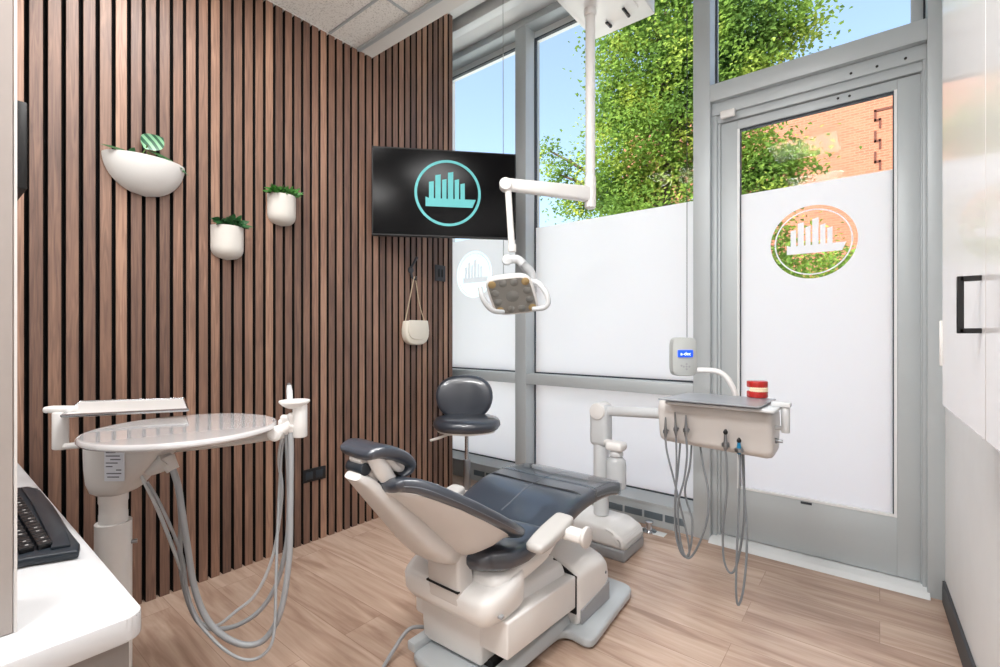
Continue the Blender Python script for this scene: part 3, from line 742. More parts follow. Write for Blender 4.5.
# rear lift housing
MB().hull([(XC-.175, 1.215, .06), (XC+.105, 1.225, .06), (XC+.105, 1.75, .06), (XC-.175, 1.75, .06), (XC-.185, 1.205, .29), (XC+.125, 1.205, .29), (XC+.125, 1.75, .29), (XC-.185, 1.75, .29)],
          [(0, 1, 2, 3), (4, 5, 6, 7), (0, 1, 5, 4), (1, 2, 6, 5), (2, 3, 7, 6), (3, 0, 4, 7)], .012, 3).done('lift_housing', M['white'], t)
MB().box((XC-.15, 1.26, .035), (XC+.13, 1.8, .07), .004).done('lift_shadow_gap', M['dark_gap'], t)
# side link cover
def side(pr_, x0, x1, bev, seg, name, m): return MB().prism([(x0, y_, z_) for y_, z_ in pr_], (x1-x0, 0, 0), bev, seg).done(name, m, t)
side([(1.215, .140), (1.657, .115), (1.659, .242), (1.215, .262)], XC+.105, XC+.228, .007, 3, 'link_cover', M['white'])
side([(1.215, .140), (1.652, .115), (1.655, .242), (1.215, .262)], XC-.222, XC-.14, .014, 3, 'link_cover', M['white'])
MB().hull([(XC-.2, 1.27, .20), (XC+.2, 1.27, .20), (XC+.205, 1.657, .20), (XC-.205, 1.657, .20), (XC-.12, 1.27, .31), (XC+.15, 1.27, .30), (XC+.17, 1.657, .285), (XC-.14, 1.657, .290)],
          [(0, 1, 2, 3), (4, 5, 6, 7), (0, 1, 5, 4), (1, 2, 6, 5), (2, 3, 7, 6), (3, 0, 4, 7)], .02, 3).done('seat_frame_cover', M['white'], t)
# front pump housing
rs = []
for y_, zt_, hw in ((1.662, .292, .232), (1.666, .300, .238), (1.675, .304, .242), (1.74, .305, .244), (1.82, .300, .246), (1.87, .290, .246), (1.905, .270, .242), (1.925, .235, .236), (1.932, .18, .228)):
    rs.append([Vector((XC+x_, y_, z_)) for x_, z_ in rnd([(-hw, .04), (hw, .04), (hw, zt_-.062), (hw-.03, zt_-.034), (hw-.13, zt_), (-hw+.13, zt_), (-hw+.03, zt_-.034), (-hw, zt_-.062)], .03, 4)])
MB().rings(rs).done('pump_housing', M['white'], t, 60)
MB().prism([(XC+.2365, y_, z_) for y_, z_ in [(1.672, .05), (1.915, .05), (1.915, .130), (1.672, .105)]], (.012, 0, 0), .001, 1).done('lower_band', M['grey_band'], t)
MB().hull([(XC+.02, 1.656, .09), (XC+.230, 1.656, .09), (XC+.230, 1.656, .238), (XC+.10, 1.656, .292), (XC+.02, 1.656, .292), (XC+.02, 1.664, .09), (XC+.230, 1.664, .09), (XC+.230, 1.664, .238), (XC+.10, 1.664, .292), (XC+.02, 1.664, .292)], [(0, 1, 2, 3, 4), (5, 6, 7, 8, 9), (0, 1, 6, 5), (1, 2, 7, 6), (2, 3, 8, 7), (3, 4, 9, 8), (4, 0, 5, 9)]).done('joint_gap', M['dark_gap'], t)
MB().cyl((XC+.238, 1.885, .175), (XC+.2475, 1.885, .175), .006, 12).done('screw', M['steel'], t)
# tub below the seat
def tubring(z, g, y0=1.125, y1=1.36):
    return [Vector((XC+x_, y_, z)) for x_, y_ in rnd([(-.195+g, y0+g*.8), (.205-g, y0+g*.8), (.228-g, 1.22), (.215-g, y1), (-.215+g, y1), (-.22+g, 1.22)], .06-g*.5, 5)]
def tubz(r, f):
    return [Vector((p_.x, p_.y, p_.z+(p_.y-1.125)*f)) for p_ in r]
MB().rings([tubring(.255, .05), tubring(.262, .02), tubring(.285, .004), tubz(tubring(.330, .0), .22), tubz(tubring(.345, .008), .24), tubz(tubring(.350, .03), .24)]).done('seat_tub', M['white'], t, 60)
MB().box((XC+.215, 1.18, .292), (XC+.2295, 1.197, .299)).done('tub_badge', M['grey_band'], t)
# upholstery underside shell
us = MB(); pad(us, [(1.24, .365, .200, .045), (1.35, .380, .212, .055), (1.48, .398, .212, .055), (1.60, .440, .200, .048), (1.72, .475, .185, .038), (1.92, .475, .165, .028), (2.03, .455, .15, .014)], XC, .6)
us.done('seat_shell', M['white'], t, 60)
# seat cushion, then legrest with seams
sc = MB(); pad(sc, [(1.200, .452, .175, .036), (1.25, .450, .220, .040), (1.33, .450, .235, .040), (1.43, .470, .238, .040)], XC, .42, .014)
sc.done('seat_cushion', M['vinyl'], t, 60)
lr = MB(); pad(lr, [(1.452, .466, .240, .038), (1.53, .488, .245, .038), (1.61, .512, .250, .037), (1.69, .527, .252, .036), (1.81, .531, .250, .036), (1.93, .521, .245, .036), (2.04, .495, .238, .034)], XC, .28, .004)
lr_o = lr.done('legrest_cushion', M['vinyl'], t, 60)
# seams as thin piping on the cushions
def topz(y):
    P_ = [(1.452, .504), (1.53, .526), (1.61, .549), (1.69, .5635), (1.81, .5670), (1.93, .5570), (2.03, .532)]
    for a, b in zip(P_, P_[1:]):
        if a[0] <= y <= b[0]: f_ = (y-a[0])/(b[0]-a[0]); return a[1]*(1-f_)+b[1]*f_
    return P_[-1][1] if y > 2 else P_[0][1]
def topx(x, y):
    return topz(y)-.004*(1-((x-XC)/.245)**2)-(.010 if abs(x-XC) > .225 else 0)-(.006 if abs(x-XC) > .235 else 0)
MB().tube([(XC, y_, topz(y_)-.0045) for y_ in (1.47, 1.53, 1.61, 1.69, 1.75, 1.81, 1.93, 2.02)], .0036, 6, 3).done('centre_seam', M['stitch'], lr_o)
MB().tube([(XC+x_, 1.69, topx(XC+x_, 1.69)-.001) for x_ in (-.235, -.2, -.1, 0, .1, .2, .235)], .0060, 6, 3).done('cross_seam', M['vinyl_seam'], lr_o)
# clear foot protector over the toe end
cv = MB(); pad(cv, [(1.79, .5335, .2540, .0385), (1.86, .5305, .2525, .0390), (1.95, .5190, .2490, .0385), (2.05, .4925, .2415, .0370)], XC, .28, .004)
cv.done('foot_protector', M['clear'], lr_o, 60)
# backrest
bs = MB(); pad(bs, [(.875, .778, .125, .022), (.91, .772, .165, .027), (.965, .742, .200, .029), (1.07, .678, .230, .030), (1.17, .615, .240, .030), (1.26, .558, .240, .028), (1.305, .530, .228, .026)], XC, .5, .020)
bo = bs.done('backrest_cushion', M['vinyl'], t, 60)
for off in (.010, -.006):
    pts = []
    for (y_, z_, w_) in [(.875, .778, .125), (.91, .772, .165), (.965, .742, .200), (1.07, .678, .230), (1.17, .615, .240), (1.26, .558, .240), (1.30, .534, .231)]:
        pts.append((XC+w_-.0005-(.0035 if off > 0 else .001), y_+off*.45, z_+off*.9))
    MB().tube(pts, .0016, 6, 4).done('piping', M['stitch'], bo)
# backrest shell: U section growing into the hinge
rs = []
for (y_, z_, w_, dp, wb) in [(.865, .756, .09, .016, .6), (.90, .748, .15, .028, .6), (.95, .722, .185, .045, .6), (1.02, .682, .212, .068, .6), (1.10, .632, .222, .098, .55), (1.16, .594, .224, .118, .55), (1.20, .570, .222, .122, .5), (1.225, .553, .218, .100, .5), (1.25, .540, .214, .05, .5), (1.30, .508, .200, .012, .5)]:
    r_ = []
    n_ = Vector((0, -.47, -.88))
    for j in range(30):
        c_, s_ = se(2*PI*j/30, .75)
        if s_ > 0: q = .004*s_
        else: q = -dp*(-s_)
        xw = w_*(1-(.25 if s_ < 0 else 0)*(-s_ if s_ < 0 else 0))
        r_.append(Vector((XC+c_*xw, y_, z_))-n_*q)
    rs.append(r_)
MB().rings(rs).done('backrest_shell', M['white_soft'], t, 70)
# spine arm from hinge post up to the headrest
rs = []
for (y_, z_, w_, th_) in [(.790, .800, .034, .012), (.815, .782, .048, .018), (.88, .715, .062, .026), (.96, .630, .076, .034), (1.03, .555, .090, .040), (1.09, .500, .098, .045), (1.14, .470, .092, .040), (1.17, .46, .05, .02)]:
    r_ = []
    n_ = Vector((0, .66, .75))
    for j in range(24):
        c_, s_ = se(2*PI*j/24, .6); r_.append(Vector((XC+c_*w_, y_, z_))+n_*s_*th_)
    rs.append(r_)
MB().rings(rs).done('back_support_arm', M['white_soft'], t, 60)
MB().prism([(x_, 1.125, z_) for x_, z_ in [(XC-.05, .30), (XC+.10, .30), (XC+.09, .50), (XC-.07, .50)]], (0, .075, 0), .014, 3).done('hinge_post', M['white_soft'], t)
MB().box((XC-.055, 1.120, .352), (XC+.095, 1.205, .358), .001).done('hinge_slot', M['dark_gap'], t)
# headrest
hr = MB(); pad(hr, [(.808, .868, .078, .018), (.836, .872, .090, .022), (.872, .862, .095, .023), (.915, .840, .095, .021), (.940, .815, .092, .017), (.935, .795, .088, .012), (.915, .785, .080, .008)], XC, .55, .006)
hr.done('headrest_cushion', M['vinyl'], t, 60)
MB().prism([(XC-.072, y_, z_) for y_, z_ in rnd([(.845, .870), (.905, .840), (.925, .815), (.918, .795), (.895, .797), (.86, .835)], .010, 3)], (.144, 0, 0), .006, 2).done('headrest_shell', M['white_soft'], t)
MB().tube([(XC+.030, .83, .868), (XC+.042, .835, .850), (XC+.045, .855, .815), (XC+.045, .885, .770)], [.016, .024, .026, .022], 14, 4).done('headrest_link', M['white'], t)
MB().prism([(XC-.035, y_, z_) for y_, z_ in rnd([(.795, .845), (.825, .868), (.90, .785), (.88, .74), (.85, .76)], .012, 3)], (.062, 0, 0), .006, 2).done('glide_bar', M['white_soft'], t)
MB().cyl((XC-.045, .812, .818), (XC+.034, .812, .818), .018, 18, .003).done('glide_knob', M['kbd'], t)
MB().tube([(XC+.045, .865, .750), (XC+.06, .885, .738), (XC+.06, .91, .730)], .008, 10, 3).done('release_lever', M['steel'], t)
# arm rests
for sgn in (1, -1):
    xa = XC+sgn*.268
    ar = MB(); pad(ar, [(1.315, .487, .034, .017), (1.36, .495, .040, .021), (1.42, .508, .042, .021), (1.50, .525, .038, .020)], xa, .55)
    ao = ar.done('armrest', M['arm_grey'], t, 60)
    x0, x1 = XC+sgn*.22, XC+sgn*.372
    MB().box((min(x0, x1), 1.440, .478), (max(x0, x1), 1.492, .518), .012, 3).done('armrest_bracket', M['white'], ao)
    MB().cyl((x1-sgn*.004, 1.466, .500), (x1+sgn*.014, 1.466, .500), .036, 24, .006).done('pivot_cap', M['white_soft'], ao)
# power cable
tag(MB().tube([(XC-.20, 1.27, .06), (XC-.235, 1.20, .075), (XC-.235, 1.12, .03), (XC-.20, 1.04, .008), (XC-.13, 1.00, .008), (XC-.06, 1.03, .008), (XC+.0, 1.10, .008), (XC+.02, 1.16, .012)], .007, 8, 6).done('power_cable', M['hose']), 'grey cable looping on the floor behind the dental chair base', 'cable')

# ------------------------------------------------------------------ junction box and delivery post
t = thing('junction_box', 'low white floor box with grey lower band at the chair foot', 'utility box', (-1.30, 2.49, 0))
MB().prism([(x_, 2.345, z_) for x_, z_ in rnd([(-1.60, .0602), (-1.045, .0602), (-1.050, .120), (-1.13, .163), (-1.60, .170)], .03, 6)], (0, .27, 0), .022, 3).done('cover', M['white'], t)
MB().box((-1.60, 2.345, 0), (-1.045, 2.615, .062), .012, 3).done('lower_tray', M['grey_band'], t)

t = thing('delivery_unit', 'dentist delivery unit with instrument tray on a white post arm', 'delivery unit', (-1.25, 2.5, .2))
DU = t
px_, py_ = -1.255, 2.50
MB().cyl((px_, py_, .168), (px_, py_, .60), .043, 28, .004).done('post', M['cool'], t)
MB().box((px_-.055, py_-.05, .565), (px_+.055, py_+.05, .80), .028, 4).done('post_head', M['cool'], t)
MB().cyl((px_-.0, py_-.06, .765), (px_, py_+.06, .765), .046, 24, .006).done('pivot', M['white'], t)
UY0, UY1 = 1.93, 2.10
MB().tube([(px_+.03, py_-.0, .765), (-.98, 2.46, .785), (-.70, 2.42, .806)], .028, 16, 1).done('support_arm', M['cool'], t)
MB().tube([(-.70, 2.42, .806), (-.62, 2.36, .82), (-.55, 2.20, .85), (-.52, 2.08, .87)], .03, 14, 4).done('control_arm', M['cool'], t)
# cup holder and bottle
bh = MB().tube([(px_+.03, py_-.02, .590), (px_+.08, py_-.05, .595), (px_+.12, py_-.07, .595)], .020, 12, 3)
bh.box((px_+.078, py_-.12, .567), (px_+.178, py_-.03, .617), .02, 4); bh.done('bottle_holder', M['white'], t)
bcx, bcy = px_+.128, py_-.075
# control head body: back and front faces in plan, profile in YZ
body = rnd([(1.935, .930), (1.925, .90), (1.945, .775), (1.965, .755), (2.09, .765), (2.12, .88), (2.11, .930)], .018, 5)
def unitx(u, Y=1.94): return P(u, 400, 'Y', Y).x
ux0, ux1 = unitx(661), unitx(769)
def bring(x, k_, sh=0.):
    cy_, cz_ = 2.03, .845
    return [Vector((x, cy_+(y_-cy_)*k_, cz_+sh+(z_-cz_)*k_)) for y_, z_ in body]
sl_ = -.02
MB().rings([bring(ux0-.014, .80, .008), bring(ux0-.008, .93, .006), bring(ux0+.006, 1., .004), bring(ux1-.012, 1., sl_*.5), bring(ux1+.004, .95, sl_*.5), bring(ux1+.011, .84, sl_*.5)]).done('control_head', M['white_soft'], t, 50)
MB().box((ux0+.17, 1.930, .853), (ux0+.26, 1.9355, .890), .001, 1, Matrix.Rotation(R_(8), 3, 'X')).done('touch_pad', M['cool'], t)
tr = MB().prism([(x_, y_, .9265) for x_, y_ in rnd([(ux0+.035, 1.875), (ux1+.030, 1.875), (ux1+.030, 2.10), (ux0+.035, 2.10)], .02, 4)], (0, 0, .012), .004, 2)
tr.done('tray_support', M['cool'], t)
tray = tag(MB().prism([(x_, y_, .9445) for x_, y_ in rnd([(unitx(657, 1.85), 1.85), (unitx(759, 1.85), 1.85), (unitx(759, 1.85)+.012, 2.13), (unitx(664, 1.85)+.01, 2.13)], .012, 4)], (0, 0, .005), .001, 1).done('instrument_tray', mat('grey_tray', (152, 156, 162), .3, metal=.3)), 'flat grey instrument tray lying on top of the delivery unit', 'tray')
MB().cyl((ux1+.045, 1.99, .845), (ux1+.045, 1.99, .95), .014, 16, .002).tube([(ux1-.01, 1.99, .86), (ux1+.045, 1.99, .86)], .008, 10, 1).box((ux1+.0, 1.972, .938), (ux1+.062, 2.008, .956), .004).done('tray_handle', M['cool'], t)
MB().lathe([(.004, 0), (.010, .004), (.010, .012), (.006, .014), (.006, .03)], (ux1+.005, 2.0, .81), (1, 0, 0), 14).done('regulator_knob', M['steel'], t)
MB().tube([P(737, 400, 'D', 1.99), P(733, 388, 'D', 1.99), P(726, 377, 'D', 2.0), P(715, 371, 'D', 2.02), P(690, 370, 'D', 2.06)], .0115, 12, 6).done('monitor_arm', M['white'], t)
# small display
dp = thing('display_module', 'small grey control display with lit blue screen above the delivery tray', 'display', (0, 0, 0))
DD = 2.06
dcx = P(682.5, 356.5, 'D', DD); dp.location = (dcx.x, dcx.y, dcx.z-.085)
Rv = V(RX, RY, 0); Fv = V(FX, FY, 0)
rs = []
for q, k_ in ((-.026, .90), (-.023, .97), (-.012, 1.), (.016, 1.), (.024, .95), (.026, .88)):
    rs.append([dcx+Rv*(se(2*PI*i/40, .35)[0]*.053*k_)+V(0, 0, 1)*(se(2*PI*i/40, .35)[1]*.083*(k_*.5+.5))+Fv*(q-0.004) for i in range(40)])
MB().rings(rs).done('housing', M['display_shell'], dp, 40)
q = dcx-Fv*.0325+V(0, 0, .014)
mt = Matrix((Rv, Fv, V(0, 0, 1))).transposed()
def fbox(c, w, h, d_, m, name, par, bev=.002): return MB().box((c.x-w/2, c.y-d_/2, c.z-h/2), (c.x+w/2, c.y+d_/2, c.z+h/2), bev, 2, mt).done(name, m, par)
sc_o = fbox(q, .064, .030, .006, M['display'], 'screen', dp)
text('screen_text', 'a-dec', .021, q-Fv*.0035-V(0, 0, .001), Rv, (0, 0, 1), M['display_text'], sc_o)
kk = MB()
for a_, b_ in ((0, 0), (.012, 0), (-.012, 0), (0, .011), (0, -.011), (-.022, .004)): c_ = dcx-Fv*.0305+Rv*(a_+.006)+V(0, 0, b_-.042); kk.cyl(c_, c_+Fv*.004, .0045, 12)
kk.done('buttons', M['grey_band'], dp)
# teeth model
tm = thing('dental_model', 'red and ivory dental teeth model standing on the grey instrument tray', 'teeth model', (0, 0, 0))
tcn = P(758, 394, 'D', 1.90); zt_ = .950; tm.location = (tcn.x, tcn.y, zt_)
def arch(z0, z1, r0, r1, name, m):
    pts = []
    for i in range(17): a = PI*i/16; pts.append(tcn+Rv*math.cos(a)*r0-Fv*math.sin(a)*r0*.9)
    pts += [tcn-Rv*r0+Fv*.022, tcn+Rv*r0+Fv*.022]
    return MB().prism([(p_.x, p_.y, z0) for p_ in pts], (0, 0, z1-z0), .004, 2).done(name, m, tm)
arch(zt_, zt_+.026, .036, 0, 'lower_jaw', M['red']); arch(zt_+.040, zt_+.066, .036, 0, 'upper_jaw', M['red'])
te = MB()
for i in range(13):
    a = PI*(i+.5)/13; c_ = tcn+Rv*math.cos(a)*.031-Fv*math.sin(a)*.029
    for z_ in (.0285, .0375): te.lathe([(.0036, -.0045), (.005, -.002), (.005, .002), (.0036, .0045)], (c_.x, c_.y, zt_+z_-.0), (0, 0, 1), 8)
te.box((tcn.x-.018, tcn.y-.015, zt_+.024), (tcn.x+.018, tcn.y+.015, zt_+.042), .002)
te.done('teeth', M['tooth'], tm)
# cup / water bottle
t2 = thing('water_bottle', 'clear frosted water bottle hanging below the delivery post', 'bottle', (bcx, bcy, .36))
MB().lathe([(.040, 0), (.050, .006), (.054, .02), (.054, .13), (.050, .155), (.034, .172), (.026, .176)], (bcx, bcy, .360), (0, 0, 1), 28).done('bottle', M['bottle'], t2)
MB().lathe([(.032, 0), (.038, .004), (.038, .020), (.028, .030)], (bcx, bcy, .536), (0, 0, 1), 24).done('cap', M['cool'], t2)

# handpieces: (name, label, u, v top, v bottom, sleeve material)
def hang(u, v, Y): return P(u, v, 'Y', Y)
YH = 1.905
def hp(name, label, u, vt, vb, r, m, hose, hm=None, lean=0):
    t_ = thing(name, label, 'handpiece', (0, 0, 0), 'handpieces on the delivery unit')
    a = hang(u, vt, YH); b = hang(u+lean, vb, YH); t_.location = b
    dv = (a-b); n_ = dv.normalized(); l_ = dv.length
    prof = [(r*.55, 0), (r*.8, l_*.08), (r, l_*.2), (r*1.05, l_*.35), (r*.75, l_*.5), (r*.62, l_*.7), (r*.55, l_*.88), (r*.35, l_)]
    MB().lathe(prof, b, n_, 14).done('body', m, t_)
    cl = MB(); q = b+dv*.30; cl.lathe([(r*1.1, -.008), (r*1.5, -.006), (r*1.5, .006), (r*1.1, .008)], q, n_, 16); cl.tube([q, q+V(0, .028, 0)], r*.8, 8, 1); cl.done('holder_ring', M['steel'], t_)
    pts = [b]+[hang(*h) for h in hose]
    MB().tube(pts, .0040, 8, 8).done('hose', hm or M['hose_dark'], t_)
    return t_
hp('dental_handpiece', 'steel handpiece at the far left of the delivery unit', 665.5, 417, 438, .0065, M['steel'], [(667, 452, 1.90), (674, 480, 1.89), (680, 505, 1.89), (688, 540, 1.89), (689, 555, 1.90), (684, 554, 1.905), (677, 535, 1.92), (675, 500, 1.93), (678, 470, 1.96), (681, 434, 2.00)])
hp('dental_handpiece', 'slim steel handpiece second from left on the delivery unit', 675, 412, 437, .006, M['steel'], [(676.5, 460, 1.90), (676, 490, 1.89), (675, 525, 1.885), (679, 548, 1.885), (686, 557, 1.89), (691, 545, 1.90), (692, 520, 1.92), (685, 492, 1.935), (690, 465, 1.96), (692, 436, 2.0)], None, 1)
hp('dental_handpiece', 'steel handpiece with knurled body third from left on the delivery unit', 686, 415, 437, .0075, M['steel'], [(687, 455, 1.90), (684, 480, 1.89), (678, 505, 1.88), (680, 538, 1.88), (687, 558, 1.885), (697, 548, 1.89), (707, 520, 1.90), (708, 490, 1.93), (703, 465, 1.96), (699, 438, 2.0)])
hp('dental_handpiece', 'black tipped steel handpiece right of the centre panel on the delivery unit', 725.5, 433, 450, .009, M['steel'], [(726.5, 462, 1.90), (727, 490, 1.89), (723, 530, 1.89), (724, 560, 1.89), (731, 573, 1.89), (738, 560, 1.90), (744, 520, 1.93), (744, 480, 1.96), (743, 445, 2.0)])
hp('air_water_syringe', 'blue sleeved syringe near the right end of the delivery unit', 739, 441, 454, .010, M['blue_tip'], [(740, 466, 1.90), (739, 500, 1.89), (737, 550, 1.86), (736, 590, 1.84), (738.5, 605, 1.84), (744, 585, 1.85), (747, 540, 1.88), (744, 490, 1.93), (742, 445, 2.0)])
for (u, v) in ((725.5, 433), (739, 441.5)):
    p_ = hang(u, v, YH); o_ = [o for o in bpy.data.objects if o.parent is None and 'handpiece' in o.name or o.name.startswith('air_water')]
    best = min([o for o in bpy.data.objects if o.get('category') == 'handpiece'], key=lambda o: (o.location-p_).length)
    MB().lathe([(.004, -.006), (.008, 0), (.008, .006), (.003, .014)], p_, (0, 0, 1), 12).done('black_tip', M['black'], best)

# floor puck by the grille
t = thing('floor_fitting', 'small chrome floor fitting in front of the window grille', 'fitting', (-1.10, 2.84, 0))
MB().lathe([(.045, 0), (.045, .006), (.02, .010), (.02, .05), (.026, .054), (.026, .062), (.01, .066)], (-1.10, 2.83, 0), (0, 0, 1), 20).done('body', M['chrome'], t)
MB().box((-1.20, 2.80, 0), (-1.0, 2.86, .004), .001).done('foot_plate', M['alu_white'], t)

# ------------------------------------------------------------------ operating light
t = thing('operating_light', 'white ceiling-hung dental operating light with square multi-lens head', 'operating light', (-1.24, 2.35, 3.0))
pxx, pyy = -1.245, 2.35
z0 = 3.0
MB().box((-1.36, 1.90, z0), (-.985, 2.62, z0+.10), .006).box((-1.30, 2.0, z0+.098), (-1.05, 2.5, ZR-.0005), .004).done('ceiling_housing', M['white'], t)
MB().prism([(x_, y_, z0-.008) for x_, y_ in rnd([(-1.33, 1.93), (-1.03, 1.93), (-1.03, 2.53), (-1.33, 2.53)], .05, 5)], (0, 0, .009), .003, 2).done('housing_cover', M['white'], t)
def hz(u, v, z): return P(u, v, 'Z', z)
for (u0, v0, u1, v1) in ((606.5, 22, 611, 26.5), (623, 8, 629, 16)):
    MB().tube([hz(u0, v0, z0-.0085), hz(u1, v1, z0-.0085)], .010, 6, 1).done('vent_slot', M['black'], t)
ptop = V(pxx, pyy, z0-.008)
MB().cyl((pxx, pyy, z0-.045), (pxx, pyy, z0-.004), .034, 24, .006).done('collar', M['white'], t)
MB().cyl((pxx, pyy, 1.93), (pxx, pyy, z0-.02), .0265, 24).done('pole', M['white'], t)
MB().lathe([(.020, 0), (.029, .006), (.031, .02), (.031, .17), (.027, .18)], (pxx, pyy, 1.895), (0, 0, 1), 24).done('pole_knuckle', M['white'], t)
e1 = P(505.5, 185, 'D', 2.40)
a1 = V(pxx, pyy, 2.005)-Rv*.0
e1b = V(e1.x, e1.y, e1.z)
def beam(a, b, wa, ha, wb, hb, bev, name, m, par):
    d_ = (b-a).normalized(); s_ = d_.cross(V(0, 0, 1)).normalized(); u_ = s_.cross(d_)
    pts = [a-s_*wa-u_*ha, a+s_*wa-u_*ha, a+s_*wa+u_*ha, a-s_*wa+u_*ha, b-s_*wb-u_*hb, b+s_*wb-u_*hb, b+s_*wb+u_*hb, b-s_*wb+u_*hb]
    return MB().hull(pts, [(0, 1, 2, 3), (4, 5, 6, 7), (0, 1, 5, 4), (1, 2, 6, 5), (2, 3, 7, 6), (3, 0, 4, 7)], bev, 3).done(name, m, par)
beam(V(pxx, pyy, 1.975), e1b+V(0, 0, .003), .026, .042, .022, .030, .014, 'spring_arm', M['white'], t)
MB().cyl(e1b-Fv*.032, e1b+Fv*.032, .031, 24, .006).done('elbow', M['white'], t)
e2 = P(512, 250, 'D', 2.385)
MB().cyl(V(e1b.x+.01, e1b.y+.008, e1b.z-.02), e2, .0165, 20).cyl(e2+V(0, 0, .03), e2-V(0, 0, .01), .021, 20, .003).done('drop_tube', M['white'], t)
j2 = P(513, 260, 'D', 2.38); j3 = P(531, 277, 'D', 2.40)
MB().cyl(j2-Fv*.02-Rv*.03, j2+Fv*.02-Rv*.03+V(0, 0, .0), .026, 20, .005).tube([j2-Rv*.03, j2+Rv*.02+V(0, 0, .004), j2+Rv*.05-V(0, 0, .02)], .022, 12, 3).done('yoke_joint', M['cool'], t)
MB().tube([j2+Rv*.03+V(0, 0, .002), P(525, 266, 'D', 2.40), P(532, 275, 'D', 2.42), P(533, 292, 'D', 2.44)], [.018, .022, .022, .02], 12, 4).done('yoke', M['cool'], t)
# head
hc = P(512.5, 296, 'D', 2.37); ta = R_(36)
n_ = (-Fv*math.cos(ta)-V(0, 0, 1)*math.sin(ta)).normalized(); up_ = (V(0, 0, 1)*math.cos(ta)-Fv*math.sin(ta)).normalized()
rt = Rv
rl = Matrix.Rotation(R_(7), 3, n_); rt = rl @ rt; up_ = rl @ up_
rt = (rt-Fv*.0).normalized()
def sq(c, w, h, p_=.42, n=40, sk=-.16): return [c+rt*(se(2*PI*i/n, p_)[0]*w+se(2*PI*i/n, p_)[1]*h*sk)+up_*se(2*PI*i/n, p_)[1]*h for i in range(n)]
HW, HH = .116, .112
MB().rings([sq(hc-n_*.052, HW*.75, HH*.75), sq(hc-n_*.045, HW*.92, HH*.92), sq(hc-n_*.02, HW, HH), sq(hc-n_*.004, HW, HH), sq(hc, HW*.97, HH*.97)]).done('lamp_head', M['white'], t, 50)
MB().rings([sq(hc-n_*.004, HW*.9, HH*.9), sq(hc+n_*.002, HW*.9, HH*.9)]).done('lens_plate', M['lamp_face'], t)
lens = []
for i in range(12):
    a = 2*PI*i/12+.26
for ix, iy in ((-1.5, 1.4), (-.5, 1.4), (.5, 1.4), (1.5, 1.4), (-1.45, .45), (1.45, .45), (-1.45, -.5), (1.45, -.5), (-1.5, -1.4), (-.5, -1.4), (.5, -1.4), (1.5, -1.4)):
    c_ = hc+n_*.003+rt*(ix*.055*1.0+iy*.05*-.16)*1.0+up_*iy*.055
    amber = (ix, iy) in ((-1.5, 1.4), (1.5, 1.4), (-1.5, -1.4), (1.5, -1.4))
    MB().lathe([(.020, -.002), (.020, .001), (.013, .004), (.002, .005)], c_, n_, 18).done('lens', M['lens_amber'] if amber else M['lens'], t)
MB().lathe([(.032, -.002), (.032, .001), (.022, .004), (.002, .006)], hc+n_*.003, n_, 24).done('centre_lens', M['lens'], t)
def dpt(u, v, d_): return P(u, v, 'D', d_)
MB().tube([dpt(480, 287, 2.30), dpt(482, 296, 2.30), dpt(487, 305, 2.31), dpt(494, 311, 2.33), dpt(503, 312, 2.38)], [.012, .014, .014, .013, .012], 12, 5).done('handle', M['cool'], t)
MB().tube([dpt(528, 281, 2.40), dpt(538, 283, 2.36), dpt(546, 293, 2.33), dpt(548, 303, 2.33), dpt(543, 308, 2.34), dpt(533, 309, 2.37)], [.012, .014, .014, .014, .013, .012], 12, 5).done('handle', M['cool'], t)

# ------------------------------------------------------------------ assistant unit with round tray on the left
DC_ = 1.35
cc = P(113.5, 480, 'D', 1.36)
t = thing('assistant_unit', 'white column stand holding an assistant instrument arm beside the desk', 'assistant unit', (cc.x, cc.y, 0))
MB().cyl((cc.x, cc.y, 0.012), (cc.x, cc.y, .665), .043, 32).lathe([(.11, 0), (.11, .008), (.09, .018), (.055, .022)], (cc.x, cc.y, 0), (0, 0, 1), 32).done('column', M['white'], t)
MB().lathe([(.030, .64), (.034, .65), (.034, .69), (.033, .694), (.033, .72), (.035, .724), (.035, .80)], (cc.x, cc.y, .0), (0, 0, 1), 32).done('upper_sleeve', M['white'], t)
MB().cyl((cc.x+.02, cc.y+.036, .60), (cc.x+.024, cc.y+.050, .60), .006, 10).done('column_screw', M['steel'], t)
# bucket shaped housing
rs = []
for z, xl, xr_, dpth in ((.752, -.028, .050, .046), (.760, -.042, .062, .054), (.785, -.050, .085, .062), (.825, -.055, .125, .067), (.86, -.057, .160, .070), (.914, -.057, .185, .072)):
    o_ = V(cc.x, cc.y, z); m_x = (xl+xr_)/2; hw = (xr_-xl)/2
    rs.append([o_+Rv*(m_x+hw*se(2*PI*i/36, .6)[0])+Fv*(dpth*se(2*PI*i/36, .6)[1]) for i in range(36)])
MB().rings(rs).done('housing', M['white_soft'], t, 50)
lb = V(cc.x, cc.y, .848)-Fv*.0725+Rv*.062
mtx = Matrix((Rv, Fv, V(0, 0, 1))).transposed()
lo_ = MB().box((lb.x-.027, lb.y-.001, lb.z-.045), (lb.x+.027, lb.y+.001, lb.z+.040), 0, 1, mtx).done('rating_label', M['label'], t)
g = MB()
for i, (w0, w1) in enumerate(((-.022, .004), (-.022, .016), (-.010, .018), (-.022, .010), (-.022, -.004), (.006, .02), (-.02, .02), (-.018, .014))):
    z = lb.z+.033-i*.0095; c_ = lb+Rv*((w0+w1)/2); c_.z = z
    g.box((c_.x-(w1-w0)/2, c_.y-.0018, z-.0015), (c_.x+(w1-w0)/2, c_.y-.0006, z+.0015), 0, 1, mtx)
g.done('label_print', M['print'], lo_)
